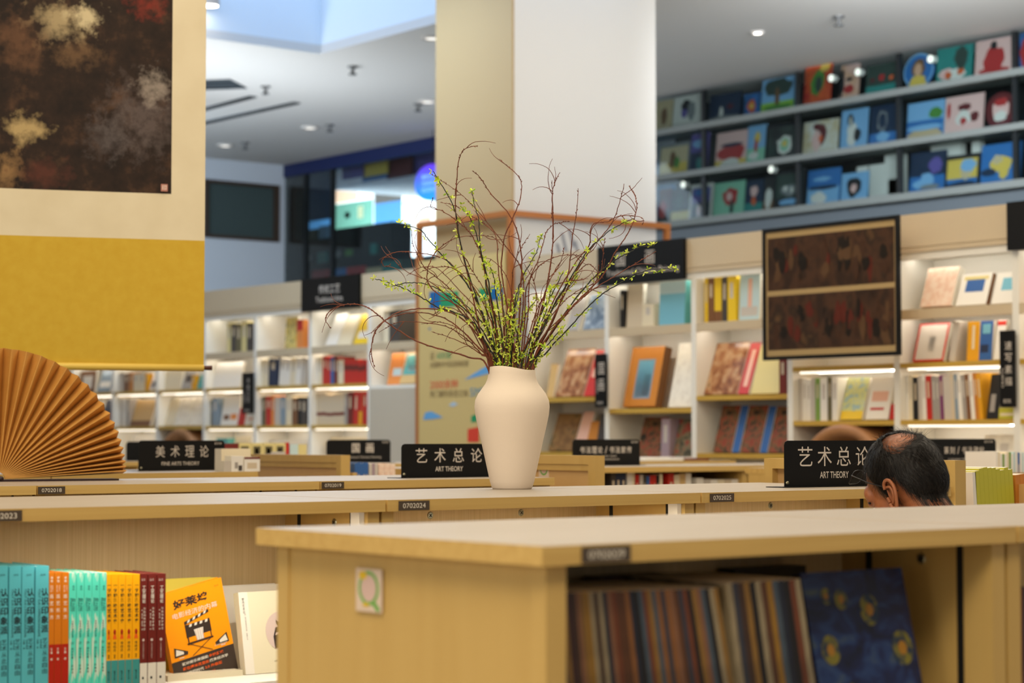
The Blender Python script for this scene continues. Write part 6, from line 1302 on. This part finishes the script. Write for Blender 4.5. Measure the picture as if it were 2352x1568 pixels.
def ellipsoid(bm, M, r, seg=24):
    V, F = ball(seg); A = np.array(M); bm.add((V * np.array(r)) @ A[:3, :3].T + A[:3, 3], F)
def cap(bm, a, b, r0, r1, k=16):
    a, b = Vector(a), Vector(b); V, F = ball(k); n = max(8, int((b - a).length / max(.35 * min(r0, r1), .003)))
    for i in range(n + 1):
        f = i / n; bm.add(V * (r0 + (r1 - r0) * f) + np.array(a.lerp(b, f)), F)
def chain(bm, pts, rr, k=16):
    for i in range(len(pts) - 1): cap(bm, pts[i], pts[i + 1], rr[i], rr[i + 1], k)
def fused(bm, vox, smooth, name='tmp'):
    me = bpy.data.meshes.new(name); me.from_pydata(np.concatenate(bm.v).tolist(), [], bm.f); o = bpy.data.objects.new(name, me); COL.objects.link(o)
    r = o.modifiers.new('r', 'REMESH'); r.mode = 'VOXEL'; r.voxel_size = vox
    s = o.modifiers.new('s', 'SMOOTH'); s.factor = .5; s.iterations = smooth
    out = bpy.data.meshes.new_from_object(o.evaluated_get(bpy.context.evaluated_depsgraph_get())); bpy.data.objects.remove(o); return out
def mesh_part(me, name, mkey, parent, smooth=True):
    inv = XF[parent.name].inverted(); me.transform(inv); me.materials.clear(); me.materials.append(MATS[mkey])
    me.polygons.foreach_set('material_index', [0] * len(me.polygons)); me.polygons.foreach_set('use_smooth', [True] * len(me.polygons)); me.name = name
    o = bpy.data.objects.new(name, me); COL.objects.link(o); o.parent = parent; XF[o.name] = XF[parent.name]; return o
def man():
    bx, by = HC.x + .012, HC.y - .13
    t = thing('person', 'man with thinning dark hair and glasses, looking down between the bookcases', 'person', (bx, by, 0))
    H = lambda x, y, z: HR.to_3x3() @ Vector((x, y, z))
    bm = Soup(); T = Matrix.Translation(HC) @ HR
    E = lambda c, r, rot=None: ellipsoid(bm, T @ Matrix.Translation(c) @ (rot or Matrix.Identity(4)), r)
    E((0, -.012, .042), (.075, .097, .098)); E((0, -.035, .015), (.071, .074, .080)); E((0, .042, -.030), (.061, .054, .082)); E((0, .060, -.098), (.036, .032, .026)); E((0, .035, -.085), (.052, .048, .034))
    E((0, .070, .030), (.060, .026, .034)); E((0, .083, .012), (.052, .013, .010))
    for s in (-1, 1):
        E((s * .043, .066, -.030), (.022, .020, .022)); E((s * .031, .086, -.012), (.015, .010, .010)); E((s * .012, .104, -.046), (.009, .010, .008)); E((s * .05, .02, -.075), (.02, .04, .03))
    cap(bm, hp(0, .090, .004), hp(0, .112, -.040), .009, .0125); E((0, .091, -.076), (.023, .010, .006)); E((0, .090, -.087), (.020, .010, .0065))
    # neck, torso, limbs
    nk = Vector((bx, by + .02, 1.285)); cap(bm, hp(0, -.028, -.05), nk, .054, .062); cap(bm, nk, nk + Vector((0, -.02, -.06)), .064, .085)
    sh = 1.235
    chain(bm, [(bx - .17, by, sh), (bx, by - .005, sh + .02), (bx + .17, by, sh)], [.055, .075, .055])
    for z in np.linspace(.90, 1.20, 13): ellipsoid(bm, Matrix.Translation((bx, by - .005, z)), (float(np.interp(z, (.9, .98, 1.08, 1.2), (.155, .148, .156, .16))), float(np.interp(z, (.9, 1.08, 1.2), (.112, .11, .105))), .10))
    for s in (-1, 1):
        hx = bx + s * .085; chain(bm, [(hx, by, .88), (hx + s * .01, by + .015, .48), (hx + s * .012, by, .09)], [.085, .056, .038]); chain(bm, [(hx + s * .012, by - .02, .045), (hx + s * .03, by + .15, .035)], [.036, .034])
        el = Vector((bx + s * .235, by + .03, 1.02)); wr = Vector((bx + s * .125, by + .245, 1.085)); chain(bm, [(bx + s * .185, by, sh - .01), tuple(el), tuple(wr)], [.047, .038, .026])
        pd = Vector((-s * .35, .92, .12)).normalized(); pu = Vector((0, -.15, 1)).normalized(); ps = pd.cross(pu).normalized() * s
        pc = wr + pd * .045; ellipsoid(bm, Matrix.Translation(pc), (.030, .045, .022))
        for k, L in enumerate((.070, .078, .073, .058)):      # fingers curl under the book, index to little
            b0 = wr + pd * .075 + Vector((-s * (.018 - .012 * k) , 0, 0)) - pu * (.004 * abs(k - 1.5)); d1 = (pd + Vector((-s * .1, 0, -.35))).normalized(); d2 = (pd * .8 + Vector((-s * .5, 0, .25))).normalized()
            chain(bm, [b0, b0 + d1 * L * .45, b0 + d1 * L * .45 + d2 * L * .32, b0 + d1 * L * .45 + d2 * L * .32 + (d2 + Vector((-s * .3, 0, .3))).normalized() * L * .25], [.0092, .0085, .0078, .0066], 10)
        tb = wr + pd * .035 + Vector((-s * .026, 0, .006)); chain(bm, [tb, tb + Vector((-s * .022, .025, .014)), tb + Vector((-s * .034, .052, .016))], [.0125, .0105, .008], 10)
    body = fused(bm, .0032, 3)
    from mathutils.bvhtree import BVHTree
    tree = BVHTree.FromPolygons([v.co.copy() for v in body.vertices], [tuple(p.vertices) for p in body.polygons]); R3 = HR.to_3x3()
    # ears: helix ring, inner fold, concha and lobe kept crisp and joined to the same mesh
    em = Soup(); em.add([v.co[:] for v in body.vertices], [tuple(p.vertices) for p in body.polygons])
    for s in (-1, 1):
        out = [(-.004, .018), (-.010, .030), (-.022, .033), (-.033, .026), (-.037, .010), (-.034, -.008), (-.026, -.024), (-.016, -.036), (-.006, -.038), (-.001, -.030), (.0, -.018)]
        f = lambda y, z, o: hp(s * (.0755 + o), y + .004, z - .012)
        pts = [f(y, z, .006 + .012 * max(0, min(1, (-y) / .03))) for y, z in out]; S = spline(pts, 4)
        tube0(em, S, [.0042 if i < 30 else .0052 for i in range(len(S))])
        inn = [(-.012, .020), (-.024, .014), (-.026, .0), (-.020, -.014), (-.010, -.022)]; S = spline([f(y, z, .006 + .010 * (-y) / .03) for y, z in inn], 4)
        tube0(em, S, [.0032] * len(S))
        pv = [f(y, z, .001 + .011 * max(0, min(1, (-y) / .034))) for y, z in out] + [f(-.014, -.002, -.002)]; k_ = len(out)
        em.add([p[:] for p in pv], [((i, (i + 1) % k_, k_) if s < 0 else ((i + 1) % k_, i, k_)) for i in range(k_)])
        cap0(em, f(.001, -.004, .004), f(.0, -.012, .005), .0042); cap0(em, f(-.010, -.034, .006), f(-.006, -.036, .004), .0062)
    body = bpy.data.meshes.new('body'); body.from_pydata(np.concatenate(em.v).tolist(), [], em.f); mesh_part(body, 'body', 'skin', t)
    # hair
    rng = random.Random(11); C0 = Vector((0, -.012, .042)); R0 = (.075, .097, .098); C1 = Vector((0, -.035, .015)); R1 = (.071, .074, .080)
    def surf(u):     # farthest of the two skull ellipsoids along u from the skull centre
        u = Vector(u); hit = tree.ray_cast(hp(*(C0 + u * .165)), -(R3 @ u), .16)
        if hit[0] is not None: return .165 - hit[3]
        a = 1 / math.sqrt(sum((u[i] / R0[i]) ** 2 for i in range(3))); d = C0 - C1; A = sum((u[i] / R1[i]) ** 2 for i in range(3)); B = 2 * sum(u[i] * d[i] / R1[i] ** 2 for i in range(3)); Cc = sum((d[i] / R1[i]) ** 2 for i in range(3)) - 1
        D = B * B - 4 * A * Cc; b = (-B + math.sqrt(D)) / (2 * A) if D > 0 else 0; return max(a, b)
    low = [(0, 44), (25, 38), (45, 22), (58, -4), (70, -36), (86, -50), (95, -10), (106, -16), (116, -44), (135, -56), (160, -58), (180, -56)]
    def hairline(az):
        for (a, b), (c, d) in zip(low, low[1:]):
            if az <= c: return b + (d - b) * (az - a) / (c - a)
        return -56
    BALD = (HR.to_3x3().inverted() @ Vector((-.36, -.16, .88))).normalized()
    def info(u):
        az = abs(math.degrees(math.atan2(u[0], u[1]))); el = math.degrees(math.asin(max(-1, min(1, u[2])))); return el - hairline(az), math.degrees(Vector(u).angle(BALD)), az, el
    cm = MB(); NU, NV = 160, 80; grid = {}
    for j in range(NV + 1):
        for i in range(NU):
            e = math.radians(90 - 160 * j / NV); a = 2 * math.pi * i / NU; u = Vector((math.cos(e) * math.sin(a), math.cos(e) * math.cos(a), math.sin(e))); m_, bd, az, el = info(u)
            th = .0065 * max(0, min(1, (m_ + 2) / 14)) * max(0, min(1, (bd - 20) / 14)) + (.0016 * math.sin(7 * a + 3) * math.sin(9 * e) + .0012 * math.sin(41 * a + 6 * math.sin(7 * e)) + rng.uniform(-.0006, .0006)) * (bd > 30); grid[i, j] = (C0 + u * (surf(u) + th), m_ > -1 and bd > 26 + 4 * math.sin(5 * a) + rng.uniform(-3, 3))
    vid = {}; vs = []; fs = []
    for j in range(NV):
        for i in range(NU):
            q = [(i, j), ((i + 1) % NU, j), ((i + 1) % NU, j + 1), (i, j + 1)]
            if all(grid[k][1] for k in q):
                for k in q:
                    if k not in vid: vid[k] = len(vs); vs.append(hp(*grid[k][0]))
                fs.append(tuple(vid[k] for k in q))
    cm.add(vs, fs, 'hair')
    cap_o = cm.build('hair', t, True)
    sm = MB(); n = 0
    while n < 9000:
        u = Vector((rng.gauss(0, 1), rng.gauss(0, 1), rng.gauss(0, 1))).normalized(); m_, bd, az, el = info(u)
        if m_ < -3 or (m_ < 3 and rng.random() < .5): continue
        if bd < 27 and rng.random() > (.34 if bd < 18 else .8): continue
        n += 1; p = C0 + u * (surf(u) + .001)
        tang = Vector((u[0], u[1], u[2])); whorl = (BALD - u * BALD.dot(u)); away = -whorl.normalized() if whorl.length > .05 else u.orthogonal().normalized(); swirl = u.cross(away)
        if bd < 32: d = (away * rng.uniform(-.2, .6) + swirl * 1.0 + u * .35)
        elif az > 60: d = (Vector((0, -.25, -1)) - u * Vector((0, -.25, -1)).dot(u)).normalized() + away * .4 + u * .22
        else: d = away + Vector((0, .3, -.2)) + u * .24
        d = (d + Vector((rng.uniform(-1, 1), rng.uniform(-1, 1), rng.uniform(-1, 1))) * .22).normalized(); L = rng.uniform(.020, .040) if bd > 32 else rng.uniform(.025, .05); bend = swirl * .25 if bd < 32 else Vector((0, 0, 0))
        if rng.random() < .012: L *= 1.6; d = (d + u * .5).normalized()
        P = [p]; K = 4
        for k in range(K):
            q = P[-1] + d * (L / K); w_ = q - C0; uu = w_.normalized(); base = surf(uu) + (.0025 + .007 * rng.random() * min(1, max(0, (bd - 20) / 15))); 
            if w_.length < base: q = C0 + uu * base
            P.append(q); d = (d + bend * .5 - uu * .10).normalized()
        wv = d.cross(u).normalized() * .00033; b = []
        for k, q in enumerate(P): f = 1 - k / K * .85; b += [hp(*(q - wv * f)), hp(*(q + wv * f))]
        sm.add(b, [(2 * k, 2 * k + 1, 2 * k + 3, 2 * k + 2) for k in range(K)], 'hair' if rng.random() < .8 else 'hair_brown')
    sm.build('hair_strands', t)
    # brows, eyes
    bw = MB()
    for s in (-1, 1):
        S = spline([hp(s * x, y, z) for x, y, z in ((.014, .096, .013), (.028, .094, .019), (.042, .086, .017), (.052, .076, .010))], 4); bw.tube(S, [.0035 * (1 - .5 * abs(i / len(S) - .4)) for i in range(len(S))], 'hair', 6)
    bw.build('eyebrows', t, True)
    for s in (-1, 1):
        e = MB(); c = hp(s * .031, .0835, -.010); ax = H(s * .15, 1, -.25).normalized(); K = 14
        e.lathe((0, 0, 0), [(.012 * math.sin(math.pi * i / K) + 1e-5, -.012 * math.cos(math.pi * i / K)) for i in range(K + 1)], 'eye_white', 18, False); e.lathe((0, 0, 0), [(.0058, .0108), (.004, .0117), (.0001, .0124)], 'iris', 14, False)
        R = ax.to_track_quat('Z', 'Y').to_matrix(); e.v = [tuple(c + R @ Vector(p)) for p in e.v]; e.build('eye', t, True)
    # glasses
    g = MB(); lens = MB(); GR = Matrix.Rotation(math.radians(57), 3, 'X'); gp0 = Vector((0, .0, .012)); _hp = hp
    def hq(x, y, z): q = gp0 + GR @ (Vector((x, y, z)) - gp0) if y > .0 else Vector((x, y, z)); return _hp(*q)
    for s in (-1, 1):
        c = Vector((s * .034, .119, -.024)); loop = []
        for i in range(24):
            a = 2 * math.pi * i / 24; ca, sa = math.cos(a), math.sin(a); loop.append(c + Vector((.025 * abs(ca) ** .6 * (1 if ca > 0 else -1), -.006 * abs(ca) * (1 if s * ca > 0 else .2), .019 * abs(sa) ** .7 * (1 if sa > 0 else -1))))
        L = [hq(*p) for p in loop]; g.tube(L + [L[0], L[1]], .0011, 'glasses_metal', 6, False); lens.add(L, [tuple(range(24))], 'lens')
        g.tube([hq(s * .059, .114, -.016), hq(s * .071, .104, -.012), hq(s * .079, .05, -.002), hq(s * .0835, .004, .012), hq(s * .083, -.016, .006), hq(s * .081, -.030, -.014)], .0014, 'glasses_metal', 6)
    g.tube([hq(-.010, .119, -.018), hq(0, .122, -.014), hq(.010, .119, -.018)], .0011, 'glasses_metal', 6)
    gl = g.build('glasses', t, True, label='thin dark rimmed glasses'); lens.build('lenses', gl)
    # clothes
    bm = Soup()
    chain(bm, [(bx - .175, by, sh + .006), (bx, by - .005, sh + .024), (bx + .175, by, sh + .006)], [.060, .080, .060])
    for z in np.linspace(.90, 1.20, 13): ellipsoid(bm, Matrix.Translation((bx, by - .005, z)), (float(np.interp(z, (.9, .98, 1.08, 1.2), (.168, .165, .170, .172))), float(np.interp(z, (.9, 1.08, 1.2), (.124, .122, .118))), .10))
    for s in (-1, 1):
        el = Vector((bx + s * .237, by + .03, 1.02)); wr = Vector((bx + s * .145, by + .205, 1.072)); chain(bm, [(bx + s * .185, by, sh - .005), tuple(el), tuple(wr)], [.056, .049, .038])
    chain(bm, [nk + Vector((0, -.012, -.012)), nk + Vector((0, -.024, -.055))], [.070, .092])
    shp = mesh_part(fused(bm, .006, 4), 'shirt', 'shirt', t)
    col = MB(); K = 28; vs = []
    for i in range(K):
        a = 2 * math.pi * i / K
        for r, z in ((.078, -.022), (.076, .022), (.082, .024), (.090, -.016)): vs.append(nk + Vector((math.sin(a) * r, -.014 + math.cos(a) * r * 1.02, z - .010 * math.cos(a))))
    col.add(vs, [(4 * i + j, 4 * ((i + 1) % K) + j, 4 * ((i + 1) % K) + (j + 1) % 4, 4 * i + (j + 1) % 4) for i in range(K) for j in range(4)], 'shirt'); col.build('collar', shp, True)
    bm = Soup(); ellipsoid(bm, Matrix.Translation((bx, by - .004, .88)), (.166, .122, .10))
    for s in (-1, 1):
        hx = bx + s * .085; chain(bm, [(hx, by, .86), (hx + s * .01, by + .012, .48), (hx + s * .012, by, .11)], [.096, .072, .058])
    mesh_part(fused(bm, .006, 4), 'trousers', 'trousers', t)
    for s in (-1, 1):
        bm = Soup(); hx = bx + s * .097; chain(bm, [(hx, by - .03, .05), (hx + s * .008, by + .06, .048), (hx + s * .02, by + .16, .042)], [.046, .046, .040]); me = fused(bm, .005, 3)
        for v in me.vertices: v.co.z = max(v.co.z, .001)
        mesh_part(me, 'shoe', 'shoe', t)
    # the open book in his hands
    b = MB(); o = Vector((bx, by + .36, 1.095)); 
    for s in (-1, 1):
        ex = Vector((s * .97, 0, .24)); ez = Vector((0, .9, .42)).normalized(); n_ = ex.cross(ez) * s
        b.add([o + ex * x + ez * z + n_ * h for x, z, h in ((0, -.1, 0), (.145, -.1, 0), (.145, .1, 0), (0, .1, 0), (0, -.1, .004), (.145, -.1, .012), (.145, .1, .012), (0, .1, .004))],
              [(0, 1, 2, 3), (4, 5, 6, 7), (0, 1, 5, 4), (1, 2, 6, 5), (2, 3, 7, 6), (3, 0, 4, 7)], 'paper')
        b.add([o + ex * x + ez * z - n_ * .001 for x, z in ((0, -.103), (.15, -.103), (.15, .103), (0, .103))], [(0, 1, 2, 3)], 'bk_navy')
    tag(b.build('open_book'), 'open book held in the hands of the man with glasses', 'book')
def cap0(bm, a, b, r):
    V, F = ball(8); a, b = Vector(a), Vector(b)
    for f in (0, .5, 1): bm.add(V * r + np.array(a.lerp(b, f)), F)
def tube0(bm, S, r):
    t = MB(); t.mats = ['skin']; t.tube(S, r, 'skin', 10); bm.add(t.v, t.f)
man()
